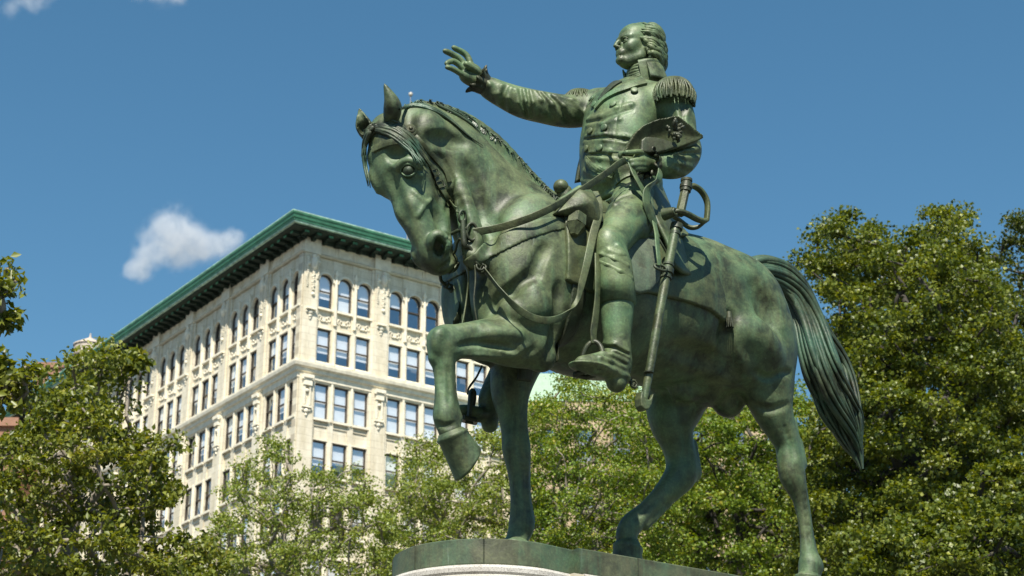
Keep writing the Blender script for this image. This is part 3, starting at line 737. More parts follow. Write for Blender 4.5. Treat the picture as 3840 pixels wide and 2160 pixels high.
# cropped mane along the crest, both sides
g = np.random.default_rng(11); cr = spline(np.array([(1018, 262), (1058, 252), (1099, 258), (1149, 277), (1187, 297), (1225, 327), (1275, 370), (1325, 423), (1363, 463), (1398, 497)], float), 26)
for i, (x, y) in enumerate(cr):
    h, nn = hit(HF, x - 2, y + 7, 0)
    if h is None: continue
    for s in (0, 1):
        if g.random() < .35: continue
        b = h + np.array([g.uniform(-.02, .02), -.02 - .04 * s, .0]); L_ = g.uniform(.03, .075); d = np.array([-.25 + g.uniform(-.3, .3), -.9 * (s - .4), .35 - .5 * s]); d /= np.linalg.norm(d)
        st.append((np.array([b - [0, 0, .02], b + d * L_ * .5 + [0, 0, .008], b + d * L_ + [0, 0, -.03]]), np.array([.007, .007, .002]) * g.uniform(.6, 1.2)))
strand_mesh('mane', st, M_TAIL, horse)
st = []
for i in range(26):          # white droppings along the crest
    x, y = cr[int(g.uniform(.28, .62) * (len(cr) - 1))] if i < 26 else cr[int(g.uniform(.62, .98) * (len(cr) - 1))]
    q = [hit(HF, x - 3 + g.normal() * 1.5, y + 6 + k * g.uniform(1.2, 2.4), .004)[0] for k in range(5)]
    q = [p_ for p_ in q if p_ is not None]
    if len(q) > 3: st.append((np.array(q), taper(len(q), .007 * g.uniform(.6, 1.6), .6, .3)))
tag(strand_mesh('dropping_stain', st, plain('bird_lime', (.36, .38, .32), .9, .2, 20), horse, 5), kind='stuff')
# forelock
st = surf_lock(HF, [(962, 312), (1000, 322), (1040, 352), (1068, 392), (1090, 420)], [(936, 330), (972, 340), (1010, 366), (1040, 400), (1064, 438)], 20, .0135, .012, 21, 4)
st += surf_lock(HF, [(946, 314), (918, 334), (908, 370), (908, 410), (924, 462)], [(960, 322), (934, 344), (924, 380), (922, 420), (932, 470)], 11, .013, .010, 22, 2.5)
st += surf_lock(HF, [(985, 300), (1010, 312), (1028, 330), (1046, 352)], [(968, 312), (996, 326), (1014, 342), (1034, 364)], 8, .012, .006, 23, 2.5)
st += surf_lock(HF, [(940, 318), (922, 336), (916, 372), (918, 410), (926, 450), (934, 488)], [(950, 326), (932, 344), (926, 380), (928, 420), (936, 462), (942, 492)], 8, .017, .020, 29, 1.0)
st += surf_lock(HF, [(938, 330), (926, 352), (920, 400), (924, 440)], [(944, 336), (932, 360), (926, 404), (930, 444)], 5, .015, .030, 31, 1)
st = [(spline(q, 4), np.interp(np.linspace(0, 1, 4 * (len(q) - 1) + 1), np.linspace(0, 1, len(r_)), r_)) if len(q) == 6 and len(r_) == 6 else (q, r_) for q, r_ in st]
strand_mesh('forelock', st, M_TAIL, horse, 7)

# ---- tail
ct = [(1862, 700, 18), (1902, 676, 30), (1956, 690, 42), (2000, 734, 50), (2030, 800, 54), (2054, 868, 62), (2082, 938, 70), (2108, 1010, 72), (2134, 1078, 64), (2154, 1135, 46), (2168, 1180, 22)]
cp = spline(np.array([[*P(x, y, 0), w_ * mpp(P(x, y, 0))] for x, y, w_ in ct]), 6)
tt, NN, BB = frames(cp[:, :3]); st = []; m = len(cp); tl = np.linspace(0, 1, m)
side = np.cross(tt, [0, 1., 0]); side /= np.linalg.norm(side, axis=1)[:, None]
for k in range(15):          # heavy locks, each a bundle of fused strands, flowing in one shared wave
    a = k * 2.39996 + .3; rho = (.66, .60, .30)[k % 3]; ph = .5 + 1.5 * cos(a) + g.uniform(-.5, .5); fq = 11 + g.uniform(-1, 1); end = g.uniform(.82, 1.0) if k % 4 else 1.0
    n_ = int(m * end); T_ = tl[:n_]; amp = .62 * np.clip((T_ - .12) * 2.2, 0, 1)
    cx_ = rho * np.cos(a + .9 * T_) + amp * np.sin(ph + fq * T_) * .8; cy_ = .62 * rho * np.sin(a + .9 * T_) + .5 * amp * np.cos(ph + fq * .8 * T_)
    w0 = cp[:n_, 3] * np.interp(T_ / end, [0, .12, .88, 1], [.75, 1, 1, .62])
    for j in range(8):
        b_ = j * 2 * pi / 7 + 3.0 * T_ + ph; rr = (.25 if j < 7 else 0) * np.interp(T_ / end, [0, .3, .8, 1], [.8, 1, .9, .1])
        pts = cp[:n_, :3] + w0[:, None] * ((cx_ + rr * np.cos(b_))[:, None] * side[:n_] + (cy_ + rr * .8 * np.sin(b_))[:, None] * np.array([0, 1., 0]))
        st.append((pts, taper(n_, .030 * g.uniform(.6, 1.2), .8, .2)))
nc = int(m * .86); core = [(cp[:nc, :3], cp[:nc, 3] * .46 * np.interp(np.linspace(0, 1, nc), [0, .7, 1], [1, .9, .08]))]
strand_mesh('tail', core + st, M_TAIL, horse, 7)

# ---- bridle
def on(F_, pts, off): return np.array([hit(F_, x, y, off)[0] for x, y in pts])
def nrm(F_, pts): return np.array([np.cross(np.gradient(on(F_, pts, 0), axis=0)[i], hit(F_, *pts[i])[1]) for i in range(len(pts))])
br = empty('bridle', parent=STAT)
def strap_on(F_, pts, w, name, mat, parent, off=.008, th=.006):
    q = on(F_, pts, off); nn = np.array([hit(F_, x, y)[1] for x, y in pts]); t = np.gradient(q, axis=0); return ribbon(q, np.cross(t, nn), w, th, name, mat, parent)
strap_on(HF, [(1036, 338), (1052, 368), (1070, 402), (1088, 432), (1102, 462), (1118, 490), (1132, 512)], .045, 'cheek_strap', M_STRAP, br, .012)
strap_on(HF, [(1030, 325), (1060, 360), (1095, 400), (1118, 430), (1130, 458)], .035, 'throat_latch', M_STRAP, br, .008)
strap_on(HF, [(1034, 352), (1012, 356), (988, 358), (962, 366), (938, 378)], .045, 'brow_band', M_STRAP, br, .010)
q = on(HF, [(1130, 508), (1132, 512)], .012)
ribbon(np.array([q[0], P(1146, 524, .24), P(1158, 534, .25), P(1164, 541, .25)]), (.4, -.2, .9), .040, .006, 'cheek_end', M_STRAP, br)
p, n = hit(HF, 1033, 330, .0)
def disc(mb, c, n, r, h, seg=20, dome=.4):
    n = n / np.linalg.norm(n); a = np.cross(n, [0, 0, 1.]); a /= np.linalg.norm(a); b = np.cross(n, a); rings = [(r, -h * .6), (r, h * .35), (r * .93, h * .7), (r * .6, h * (.7 + dome)), (r * .25, h * (.75 + dome * 1.3))]
    V = [c + (a * cos(t) + b * sin(t)) * rr + n * z for rr, z in rings for t in np.arange(seg) * 2 * pi / seg]
    F_ = [(i * seg + j, i * seg + (j + 1) % seg, (i + 1) * seg + (j + 1) % seg, (i + 1) * seg + j) for i in range(len(rings) - 1) for j in range(seg)]
    mb.add(V, F_, 0, True); mb.add(V[-seg:], [tuple(range(seg))], 0, True)
mb = MB(); disc(mb, p, n, .055, .02); disc(mb, p + n * .015, n, .035, .015); disc(mb, p + n * .028, n, .016, .012); mb.build('rosette', M_STRAP, br)
for (x, y) in ((1090, 436), (1104, 466)):
    p, n = hit(HF, x, y, .022); t = P(x + 12, y + 26, p[1]) - P(x, y, p[1]); t /= np.linalg.norm(t); b = np.cross(n, t)
    mb = MB(); q = [p + t * i * .022 + b * j * .030 for i, j in ((-1, -1), (1, -1), (1, 1), (-1, 1), (-1, -1))]; mb.tube(q, .005, 6); mb.build('buckle', M_DARK, br)

def ring(mb, c, n, r1, r2, rt, up=(0, 0, 1.), seg=24):
    n = np.array(n, float); n /= np.linalg.norm(n); a = np.cross(up, n); a /= np.linalg.norm(a); b = np.cross(n, a)
    pts = [c + a * r1 * cos(t) + b * r2 * sin(t) for t in np.arange(seg + 1) * 2 * pi / seg]; mb.tube(pts, rt, 7, cap=False)
vd = np.array([-.2, .97, -.2]); bv = .25
bit = empty('bit', parent=STAT)
mb = MB(); ring(mb, P(1163, 545, bv), vd, .030, .042, .010); mb.build('cheek_ring', M_DARK, bit)
mb = MB(); ring(mb, P(1187, 583, bv + .02), (.2, .97, -.1), .038, .060, .010); mb.build('rein_ring', M_DARK, bit)
mb = MB(); mb.tube(spline([P(1164, 555, bv), P(1166, 590, bv), P(1169, 618, bv), P(1180, 622, bv + .005), P(1192, 640, bv + .01), P(1198, 660, bv + .02), P(1206, 668, bv + .02)], 5), np.interp(np.linspace(0, 1, 31), [0, .3, .4, 1], [.018, .022, .015, .011]), 8); mb.build('shank', M_DARK, bit)
mb = MB(); mb.tube([P(1136, 588, .13), P(1152, 580, .20), P(1176, 575, bv + .02)], [.012, .013, .014], 8); mb.build('mouthpiece', M_DARK, bit)
mb = MB(); ring(mb, P(1208, 670, bv + .03), (.3, .9, .2), .026, .030, .008); ring(mb, P(1215, 676, bv + .04), (.9, .3, .2), .024, .028, .008); mb.build('curb_ring', M_DARK, bit)
mb = MB(); mb.tube(spline([P(1139, 640, .10), P(1146, 632, .14), P(1150, 612, .18), P(1157, 600, .22)], 4), .009, 6); mb.build('curb_chain', M_DARK, bit)
mb = MB(); mb.tube(spline([P(1107, 690, -.10), P(1110, 706, -.14), P(1120, 716, -.16)], 5), [.012] * 11, 7)
for i in range(3): ring(mb, P(1122 + i * 7, 716 + i * 5, -.17 - .01 * i), ((.9, .3, .2), (.2, .9, .3))[i % 2], .020, .024, .008)
mb.build('far_shank', M_DARK, bit)

# ---- reins and straps
vz = np.array([0, 0, 1.])
ribbon(np.array([P(1192, 584, .27), P(1240, 576, .34), P(1290, 563, .44), P(1345, 543, .53), P(1395, 519, .55), P(1440, 493, .53), P(1485, 464, .52), P(1525, 436, .52), P(1556, 412, .51), P(1572, 404, .50)]), (.25, .35, .9), .052, .006, 'rein', M_STRAP, STAT)
lp = np.array([P(1217, 678, .30), P(1235, 700, .34), P(1262, 734, .42), P(1300, 774, .50), P(1340, 799, .55), P(1385, 806, .57), P(1425, 790, .58), P(1452, 755, .585), P(1464, 712, .60), P(1478, 655, .62), P(1492, 590, .60), P(1506, 540, .56), P(1507, 508, .50), P(1497, 482, .42)])
ribbon(lp, np.array([(.5, .3, .6), (.5, .3, .6), (.5, .3, .7), (.3, .3, .8), (.1, .3, .9), (0, .3, .9), (-.3, .3, .8), (-.7, .3, .4), (-.9, .25, .2), (-.95, .2, .1), (-.95, .2, 0), (-.95, .2, 0), (-.9, .3, .2), (-.9, .3, .3)]), [.05, .052, .05, .05, .05, .05, .045, .03, .05, .055, .058, .055, .05, .045], .006, 'rein', M_STRAP, STAT, 7)
ribbon(np.array([P(1140, 724, -.20), P(1150, 745, -.16), P(1158, 770, -.10), P(1152, 800, -.05), P(1142, 822, .0)]), (.6, .6, .2), .09, .006, 'rein', M_DARK, STAT)
ribbon(np.array([P(1165, 640, .20), P(1178, 690, .16), P(1175, 740, .12), P(1168, 790, .12), P(1160, 830, .12)]), (.5, .8, 0), .07, .008, 'martingale_strap', M_STRAP, STAT)
ribbon(np.array([P(1190, 640, .24), P(1196, 700, .24), P(1192, 760, .24), P(1200, 815, .24)]), (.5, .8, 0), .05, .008, 'martingale_strap', M_DARK, STAT)
ribbon(np.array([P(1586, 412, .50), P(1597, 440, .54), P(1611, 466, .56), P(1626, 495, .56), P(1638, 530, .55), P(1648, 565, .53)]), (.95, .2, .1), .062, .006, 'rein', M_MAN, STAT)
ribbon(np.array([P(1650, 416, .52), P(1660, 428, .55), P(1658, 446, .57), P(1640, 466, .58), P(1628, 486, .58), P(1627, 515, .58), P(1636, 545, .56), P(1646, 566, .54)]), np.array([(.6, .2, .7), (.8, .2, .5), (.8, .2, -.4), (.7, .3, -.6), (.95, .2, -.1), (.95, .2, 0), (.95, .2, 0), (.95, .2, 0)]), [.05, .05, .055, .07, .085, .085, .07, .05], .006, 'rein', M_MAN, STAT)

# ---- stirrups
def stirrup(m, p_top):
    q = empty('stirrup', parent=STAT)
    T = (lambda v_: v_) if m > 0 else None
    def X(x, y, v_):
        p_ = P(x, y, v_)
        return p_ if m > 0 else (p_ * [1, -1, 1] + OFS)
    mb = MB(); mb.tube(spline([X(1457, 945, .53), X(1464, 902, .54), X(1478, 870, .57), X(1497, 860, .60), X(1512, 874, .63), X(1519, 904, .66), X(1523, 932, .67)], 6), [.018] * 37, 8)
    mb.build('arch', M_DARK, q)
    mb = MB(); a = X(1459, 946, .53); b = X(1519, 928, .67); d_ = np.array([.05, 0, .0]); mb.tube([a + d_, b + d_], .018, 8); mb.tube([a - d_, b - d_], .018, 8); mb.tube([a + d_, a - d_], .018, 8); mb.tube([b + d_, b - d_], .018, 8); mb.build('tread', M_DARK, q)
    return q
OFS = np.array([0, 0, 0.])
stirrup(1, None)
ribbon(np.array([P(1502, 640, .60), P(1503, 690, .62), P(1503, 740, .62), P(1499, 790, .61), P(1493, 835, .60), P(1494, 864, .60)]), (.9, .2, 0), [.05, .05, .05, .06, .065, .05], .008, 'stirrup_leather', M_STRAP, STAT)
a0 = P(1490, 930, .60) * [1, -1, 1]; OFS = P(1182, 1050, -.60) - a0
stirrup(-1, None)
ribbon(np.array([P(1212, 922, -.60), P(1198, 950, -.61), P(1180, 975, -.61), P(1176, 990, -.61)]), (.5, .8, 0), .04, .008, 'stirrup_leather', M_DARK, STAT)
# spur
mb = MB(); c = P(1568, 940, .60); mb.tube([P(1545, 930, .67), P(1575, 945, .64), P(1586, 960, .60)], .012, 7); ring(mb, P(1594, 966, .60), (0, 1, 0), .026, .026, .010, seg=10)
for i in range(6): a = i * pi / 3; mb.tube([P(1594, 966, .60), P(1594, 966, .60) + .038 * np.array([cos(a), 0, sin(a)])], [.008, .003], 5)
mb.build('spur', M_DARK, STAT)

# ---- boot tops: a sleeve round the calf
mb = MB(); top = [J(1537, 640, .58, 43), J(1541, 660, .59, 46), J(1548, 715, .60, 47.5), J(1553, 766, .60, 47), J(1553, 768, .60, 42)]
pts = np.array([t[:3] for t in top]); mb.tube(pts[1:], [t[3] + .004 for t in top[1:]], 28, cap=False); mb.build('boot_top', M_MAN, rider)

# ---- holster cover, pistol and saddle bow
hc_ = empty('pistol_holster', parent=STAT)
def slab(name, px, v0, th, mat, parent, h=.009, bulge=.04, bend=None, it=1, vlin=None):
    """moulded plate: outline in side elevation, domed sideways"""
    vf = (lambda x: v0) if vlin is None else (lambda x: vlin[1] + (vlin[3] - vlin[1]) * (x - vlin[0]) / (vlin[2] - vlin[0]))
    q3 = np.array([P(x, y, vf(x)) for x, y in px]); q = [p_[[0, 2]] for p_ in q3]; lo = np.min(q, 0) - .05; hi = np.max(q, 0) + .05
    A = np.arange(lo[0], hi[0], h)[:, None]; B = np.arange(lo[1], hi[1], h)[None]; d = poly_sdf2(q, A, B); vc = v0 + bulge * (1 - np.exp(np.minimum(d, 0) / .07))
    if bend: vc = vc + bend(A, B)
    if vlin is not None: k1, k0 = np.polyfit(q3[:, 0], q3[:, 1], 1); vc = vc - v0 + k0 + k1 * A
    vv = np.arange(vc.min() - th * 2 - .04, vc.max() + th * 2 + .04, h)[None, :, None]
    S = np.maximum((d + .006)[:, None, :], np.abs(vv - vc[:, None, :]) - th) - .006
    V, Q = surface(S.astype(np.float32), np.array([lo[0], vv.min(), lo[1]]), h); V = smooth_mesh(V, Q, it); return mesh_np(name, V, Q, mat, parent)
slab('cover', [(1448, 478), (1408, 520), (1392, 538), (1420, 545), (1455, 558), (1485, 585), (1498, 600), (1506, 560), (1500, 515), (1486, 488)], .50, .022, M_STRAP, hc_, bulge=.10)
slab('cover_flap', [(1452, 468), (1404, 500), (1392, 530), (1440, 540), (1490, 565), (1500, 530), (1492, 495), (1478, 474)], .46, .022, M_MAN, hc_, bulge=.07)
mb = MB(); c0 = P(1452, 545, .53); c1 = P(1448, 570, .55); c2 = P(1444, 592, .56)
for a_, b_, r0, r1 in ((c0, c1, .068, .075), (c1, c2, .075, .028)):
    mb.tube([a_, b_], [r0, r1], 6)
o = mb.build('muzzle_cap', M_STRAP, hc_)
for pl in o.data.polygons: pl.use_smooth = False
mb = MB(); mb.tube(spline([P(1425, 500, .24), P(1420, 484, .24), P(1414, 472, .24), P(1409, 463, .24)], 4), np.interp(np.linspace(0, 1, 13), [0, .5, .75, 1], [.07, .055, .04, .05]), 12); mb.build('pistol_grip', M_STRAP, hc_)
F2 = Field(P(1412, 470, .25) - .12, P(1412, 470, .25) + .12, .007); F2.ell(P(1411, 470, .25), (.055, .055, .055), .01); field_mesh('pistol_butt', F2, M_STRAP, hc_)

# ---- sword
sw = empty('sword', parent=STAT)
V_ = .70
sc_ = [J(1700, 575, V_, 12), J(1690, 625, V_, 12), J(1677, 690, V_, 12), J(1662, 770, V_, 12), J(1648, 850, V_, 11.5), J(1636, 920, V_ - .01, 11), J(1626, 975, V_ - .02, 10.5), J(1619, 1012, V_ - .03, 9.5)]
q = spline(np.array(sc_), 5); mb = MB(); mb.tube(q[:, :3], q[:, 3], 18); mb.build('scabbard', M_STRAP, sw)
def collar_band(x, y, x2, y2, w_, name, par=sw):
    mb = MB(); a = J(x, y, V_, w_); b = J(x2, y2, V_, w_); mb.tube([np.array(a[:3]), np.array(b[:3])], [a[3], b[3]], 18); mb.build(name, M_DARK, par)
for a in ((1703, 565, 1701, 577, 16), (1699, 585, 1698, 591, 14), (1682, 664, 1681, 669, 14.5), (1680, 676, 1678, 688, 16), (1676, 696, 1675, 701, 15), (1632, 935, 1632, 938, 13)): collar_band(*a, 'scabbard_band')
slab('scabbard_drag', [(1608, 985), (1604, 1005), (1606, 1024), (1614, 1033), (1624, 1033), (1632, 1020), (1636, 1000), (1637, 992), (1628, 1008), (1616, 1008), (1612, 995)], V_ - .03, .03, M_STRAP, sw, h=.006, bulge=0)
mb = MB(); a = J(1710, 540, V_, 12); b = J(1724, 478, V_, 11.5); mb.tube([np.array(a[:3]), np.array(b[:3])], [a[3], b[3]], 6); o = mb.build('grip', M_STRAP, sw)
for pl in o.data.polygons: pl.use_smooth = False
for x, y, x2, y2, w_ in ((1724, 482, 1725, 472, 14), (1725, 474, 1726, 466, 16), (1726, 465, 1727, 458, 13.5), (1727, 457, 1727, 451, 15)): collar_band(x, y, x2, y2, w_, 'pommel')
ribbon(np.array([P(1733, 470, V_), P(1745, 468, V_), P(1765, 482, V_ + .0), P(1779, 510, V_), P(1778, 548, V_), P(1774, 556, V_), P(1755, 552, V_ + .03), P(1728, 538, V_ + .06), P(1705, 532, V_ + .05), P(1688, 537, V_ + .02)]), (.0, 1, 0.2), .045, .018, 'knuckle_guard', M_STRAP, sw, 6)
ribbon(np.array([P(1690, 540, V_ - .05), P(1710, 555, V_ - .09), P(1735, 572, V_ - .07), P(1758, 570, V_ - .03), P(1774, 556, V_)]), (.0, 1, 0.2), .035, .015, 'guard_branch', M_STRAP, sw, 6)
mb = MB(); a = P(1682, 538, V_); mb.tube([a + [.02, -.03, 0], a + [-.01, .05, 0]], [.045, .036], 12); ring(mb, a + np.array([-.012, .055, 0]), (-.2, 1, 0), .022, .022, .01); mb.build('quillon', M_STRAP, sw)
ribbon(np.array([P(1646, 560, .60), P(1652, 590, .66), P(1654, 620, .70), P(1657, 650, .72), P(1659, 668, .72)]), (.9, .3, 0), .05, .007, 'sword_sling', M_MAN, STAT)
mb = MB(); ring(mb, P(1662, 673, .73), (.1, .9, .5), .05, .03, .010); mb.build('sling_ring', M_DARK, sw)
ribbon(np.array([P(1650, 590, .60), P(1665, 615, .62), P(1680, 645, .62), P(1690, 690, .60)]), (.6, .3, .5), .035, .007, 'sword_sling', M_DARK, STAT)

# ---- hat
ht = empty('cocked_hat', parent=STAT)
ZH = P(1670, 345, .58)[2]
out = [(1577, 386), (1580, 362), (1590, 335), (1606, 317), (1638, 304), (1665, 300), (1684, 296), (1700, 302), (1732, 323), (1768, 345), (1770, 351), (1750, 360), (1715, 372), (1672, 384), (1630, 389), (1600, 388)]
out = [(1670 + (x - 1670) * .94, 346 + (y - 346) * .90) for x, y in out]
slab('brim', out, .55, .014, M_STRAP, ht, bulge=-.03, vlin=(1577, .50, 1763, .66), bend=lambda A, B: .45 * (B - ZH) + 0 * A, it=3, h=.0075)
slab('brim', [(x - (x - 1670) * .05, y + 2) for x, y in out], .45, .014, M_DARK, ht, bulge=-.03, vlin=(1577, .44, 1763, .62))
slab('crown', [(1604, 388), (1606, 356), (1640, 332), (1690, 328), (1728, 350), (1700, 374), (1650, 388)], .48, .035, M_DARK, ht, bulge=.0, vlin=(1577, .46, 1763, .62))
mb = MB(); g2 = np.random.default_rng(5)
for i in range(26):
    a = g2.uniform(0, 6.28); r_ = g2.uniform(.01, .045); c = P(1693, 330, .665) + np.array([cos(a) * r_, g2.uniform(-.01, .02), sin(a) * r_ * 1.4]); d_ = np.array([cos(a), .4, sin(a)]) * .03
    mb.tube(spline([c, c + d_ + [0, .02, 0], c + d_ * .6 + [0, .005, -.02]], 3), [.010, .012, .013, .012, .010, .008, .006], 6)
mb.build('cockade', M_DARK, ht)

# ---- hair of the rider
st = []; g3 = np.random.default_rng(9)
def hs(a, b, c): return fh(a, b, c)
def lock(pts, r, wv=.012, m=5, e=.25, a0=.25):
    q = spline([hs(*p_) for p_ in pts], m); ph = g3.uniform(0, 6.3); t_ = np.linspace(0, 1, len(q)); q = q + wv * np.stack([np.sin(ph + t_ * 9) * 0, np.sin(ph + t_ * 8), np.cos(ph + t_ * 7)], 1) * (t_ > 0)[:, None] * np.minimum(t_ * 3, 1)[:, None]
    st.append((q, taper(len(q), r * g3.uniform(.75, 1.25), a0, e)))
def skull(az, el, k=1.0):   # az 0 = forward, el from the level of the eyes upward
    return (-.08 + .415 * k * cos(el) * cos(az), .335 * k * cos(el) * sin(az), .155 + .355 * k * sin(el))
for s in (1, -1):
    for i in range(52):
        el0 = g3.uniform(-.35, 1.15); az0 = R(62) + .35 * max(0, el0) + g3.uniform(-.08, .25); az1 = R(172)
        pts = [skull(s * (az0 + (az1 - az0) * t), el0 * (1 - t) + (-.45 + .25 * el0) * t + .12 * sin(pi * t), 1.0 + .10 * sin(pi * min(t * 1.1, 1))) for t in (0, .2, .4, .6, .8, 1.0)]
        lock(pts, .016)
    for i in range(16):     # rolled locks over the ear
        z0 = -.02 - .020 * i; x0 = .10 - .012 * i + g3.uniform(-.02, .02)
        lock([(x0, .27 * s, z0 + .10), (x0 - .08, .32 * s, z0 + .03), (-.12, .35 * s, z0 - .00), (-.26, .33 * s, z0 + .01), (-.40, .25 * s, z0 - .04), (-.50, .12 * s, z0 - .06)], .021, .016)
    for i in range(14):     # full hair at the back
        z0 = .16 - .030 * i; lock([(-.20, .31 * s, z0 + .05), (-.36, .27 * s, z0 + .02), (-.50, .16 * s, z0 - .02), (-.54, .0, z0 - .05)], .028, .012, 5, .6, .6)
for i in range(34):
    a = g3.uniform(-1.1, 1.1); e0 = g3.uniform(.95, 1.3)
    pts = [skull(a * 1.2 if t < .01 else (a * 1.2 + (np.sign(a) * pi - a * 1.2) * t), e0 + (1.5 - e0) * sin(pi * t) - (e0 - .1) * max(0, t - .5) * 1.6, 1.0 + .03 * sin(pi * t)) for t in (0, .2, .4, .6, .8, 1.0)]
    lock(pts, .013, .006)
cq = spline([hs(-.42, 0, -.02), hs(-.48, 0, -.22), hs(-.42, 0, -.42), hs(-.36, 0, -.62), hs(-.36, 0, -.84)], 5)
for i in range(16):
    a = i * 2 * pi / 16; rr = np.interp(np.linspace(0, 1, len(cq)), [0, .3, .6, 1], [.06, .055, .045, .03])
    st.append((cq + np.stack([np.cos(a + np.linspace(0, 1.5, len(cq))) * rr, np.sin(a + np.linspace(0, 1.5, len(cq))) * rr, 0 * rr], 1), taper(len(cq), .018, .8, .6)))
strand_mesh('hair', [(np.asarray(a), b) for a, b in st], M_MAN, rider, 6)

# ---- collar, cravat, lapels
nb = fh(-.10, 0, -.50); na = fh(-.12, 0, -.66)
def collar_ring(c, r, h, th, a0, a1, name, mat, flare=.0, tilt=(0, 0)):
    pts = []; wd = []
    for t in np.linspace(a0, a1, 15):
        d_ = np.array([cos(t), sin(t), 0]); pts.append(c + d_ * r + np.array([0, 0, tilt[0] * cos(t) + tilt[1] * sin(t)])); wd.append(np.array([0, 0, 1.]) + d_ * flare)
    return ribbon(np.array(pts), np.array(wd), h, th, name, mat, rider, 3)
for i in range(7):
    c = fh(-.10 - .006 * i, 0, -.42 - .052 * i); pts = [c + np.array([cos(t) * (.100 + .003 * i), sin(t) * (.098 + .003 * i), -.035 * cos(t) + .006 * sin(3 * t + i)]) for t in np.linspace(0, 2 * pi, 30)]
    mb = MB(); mb.tube(pts, .016, 8, cap=False); mb.build('cravat', M_MAN, rider)
collar_ring(fh(-.15, 0, -.60), .140, .19, .010, R(42), R(318), 'collar', M_MAN, .12, (-.03, 0))
collar_ring(fh(-.16, 0, -.62), .172, .16, .010, R(64), R(296), 'collar_fall', M_MAN, -.30, (-.02, 0))
def plate_on(F_, px, th, name, mat, parent, lift=.012, n=10):
    """cloth flap following the surface inside a measured quadrilateral strip: two border lines"""
    up, lo = [spline(np.array(b, float), 4) for b in px]; m = min(len(up), len(lo)); V = []; rows = 5
    for i in range(m):
        for j in range(rows):
            c = up[i] * (1 - j / (rows - 1)) + lo[i] * j / (rows - 1); h, nn = hit(F_, c[0], c[1]); V.append((h, nn))
    ok = [q for q in V if q[0] is not None]
    if len(ok) < len(V): V = [q if q[0] is not None else ok[0] for q in V]
    H = np.array([q[0] for q in V]); Nn = np.array([q[1] for q in V]); Nn = Nn / np.linalg.norm(Nn, axis=1)[:, None]
    top = H + Nn * (lift + th); bot = H - Nn * .004; F1 = [(i * rows + j, i * rows + j + 1, (i + 1) * rows + j + 1, (i + 1) * rows + j) for i in range(m - 1) for j in range(rows - 1)]
    b = len(H); bd = [j for j in range(rows)] + [i * rows + rows - 1 for i in range(1, m)] + [(m - 1) * rows + j for j in range(rows - 2, -1, -1)] + [i * rows for i in range(m - 2, 0, -1)]
    F3 = [(bd[k], bd[(k + 1) % len(bd)], b + bd[(k + 1) % len(bd)], b + bd[k]) for k in range(len(bd))]
    mb = MB(); mb.add(np.vstack([top, bot]), F1 + [tuple(b + q for q in f_[::-1]) for f_ in F1] + F3, 0, False); o = mb.build(name, mat, parent); return o
plate_on(RF, ([(1612, 196), (1590, 210), (1560, 222), (1530, 238), (1508, 258), (1498, 272)], [(1628, 214), (1605, 219), (1578, 228), (1550, 238), (1522, 254), (1500, 278)]), .008, 'lapel', M_MAN, rider, .012)
plate_on(RF, ([(1550, 205), (1535, 215), (1520, 232), (1506, 252)], [(1565, 208), (1548, 218), (1530, 234), (1512, 252)]), .006, 'lapel', M_DARK, rider, .008)
plate_on(RF, ([(1476, 392), (1490, 408), (1515, 424), (1545, 436)], [(1474, 398), (1482, 420), (1505, 438), (1540, 448)]), .006, 'coat_edge', M_MAN, rider, .008)
plate_on(RF, ([(1545, 440), (1565, 432), (1590, 430)], [(1550, 468), (1572, 450), (1596, 440)]), .006, 'pocket_flap', M_MAN, rider, .008)
# buttons
for x, y in [(1496, 264), (1543, 263), (1596, 229), (1486, 331), (1521, 322), (1476, 375), (1509, 373), (1490, 250)]:
    p, n = hit(RF, x, y, .012)
    if p is not None: mb = MB(); disc(mb, p, n, .029, .008, 20, .25); mb.build('button', M_MAN, rider)
# cuff ruffle
for c, ax, r0 in ((P(1210, 208, -.615), P(1204, 200, -.625) - P(1232, 222, -.60), .085), (P(1640, 412, .47), P(1620, 405, .47) - P(1660, 414, .47), .085)):
    ax = ax / np.linalg.norm(ax); e1 = np.cross(ax, [0, 1., 0]); e1 /= np.linalg.norm(e1); e2 = np.cross(ax, e1); V = []; nseg = 64
    for j, (d_, rr, am) in enumerate([(-.05, r0 * .9, 0), (-.01, r0 * 1.0, .06), (.02, r0 * 1.15, .16), (.045, r0 * 1.3, .24), (.030, r0 * 1.1, .2)]):
        for i in range(nseg):
            t = i * 2 * pi / nseg; rad = rr * (1 + am * sin(t * 9 + j)); V.append(c + ax * (d_ + am * .05 * cos(t * 9)) + (e1 * cos(t) + e2 * sin(t)) * rad)
    mb = MB(); mb.add(V, [(i * nseg + j, i * nseg + (j + 1) % nseg, (i + 1) * nseg + (j + 1) % nseg, (i + 1) * nseg + j) for i in range(4) for j in range(nseg)], 0, True); mb.build('cuff_ruffle', M_DARK, rider)
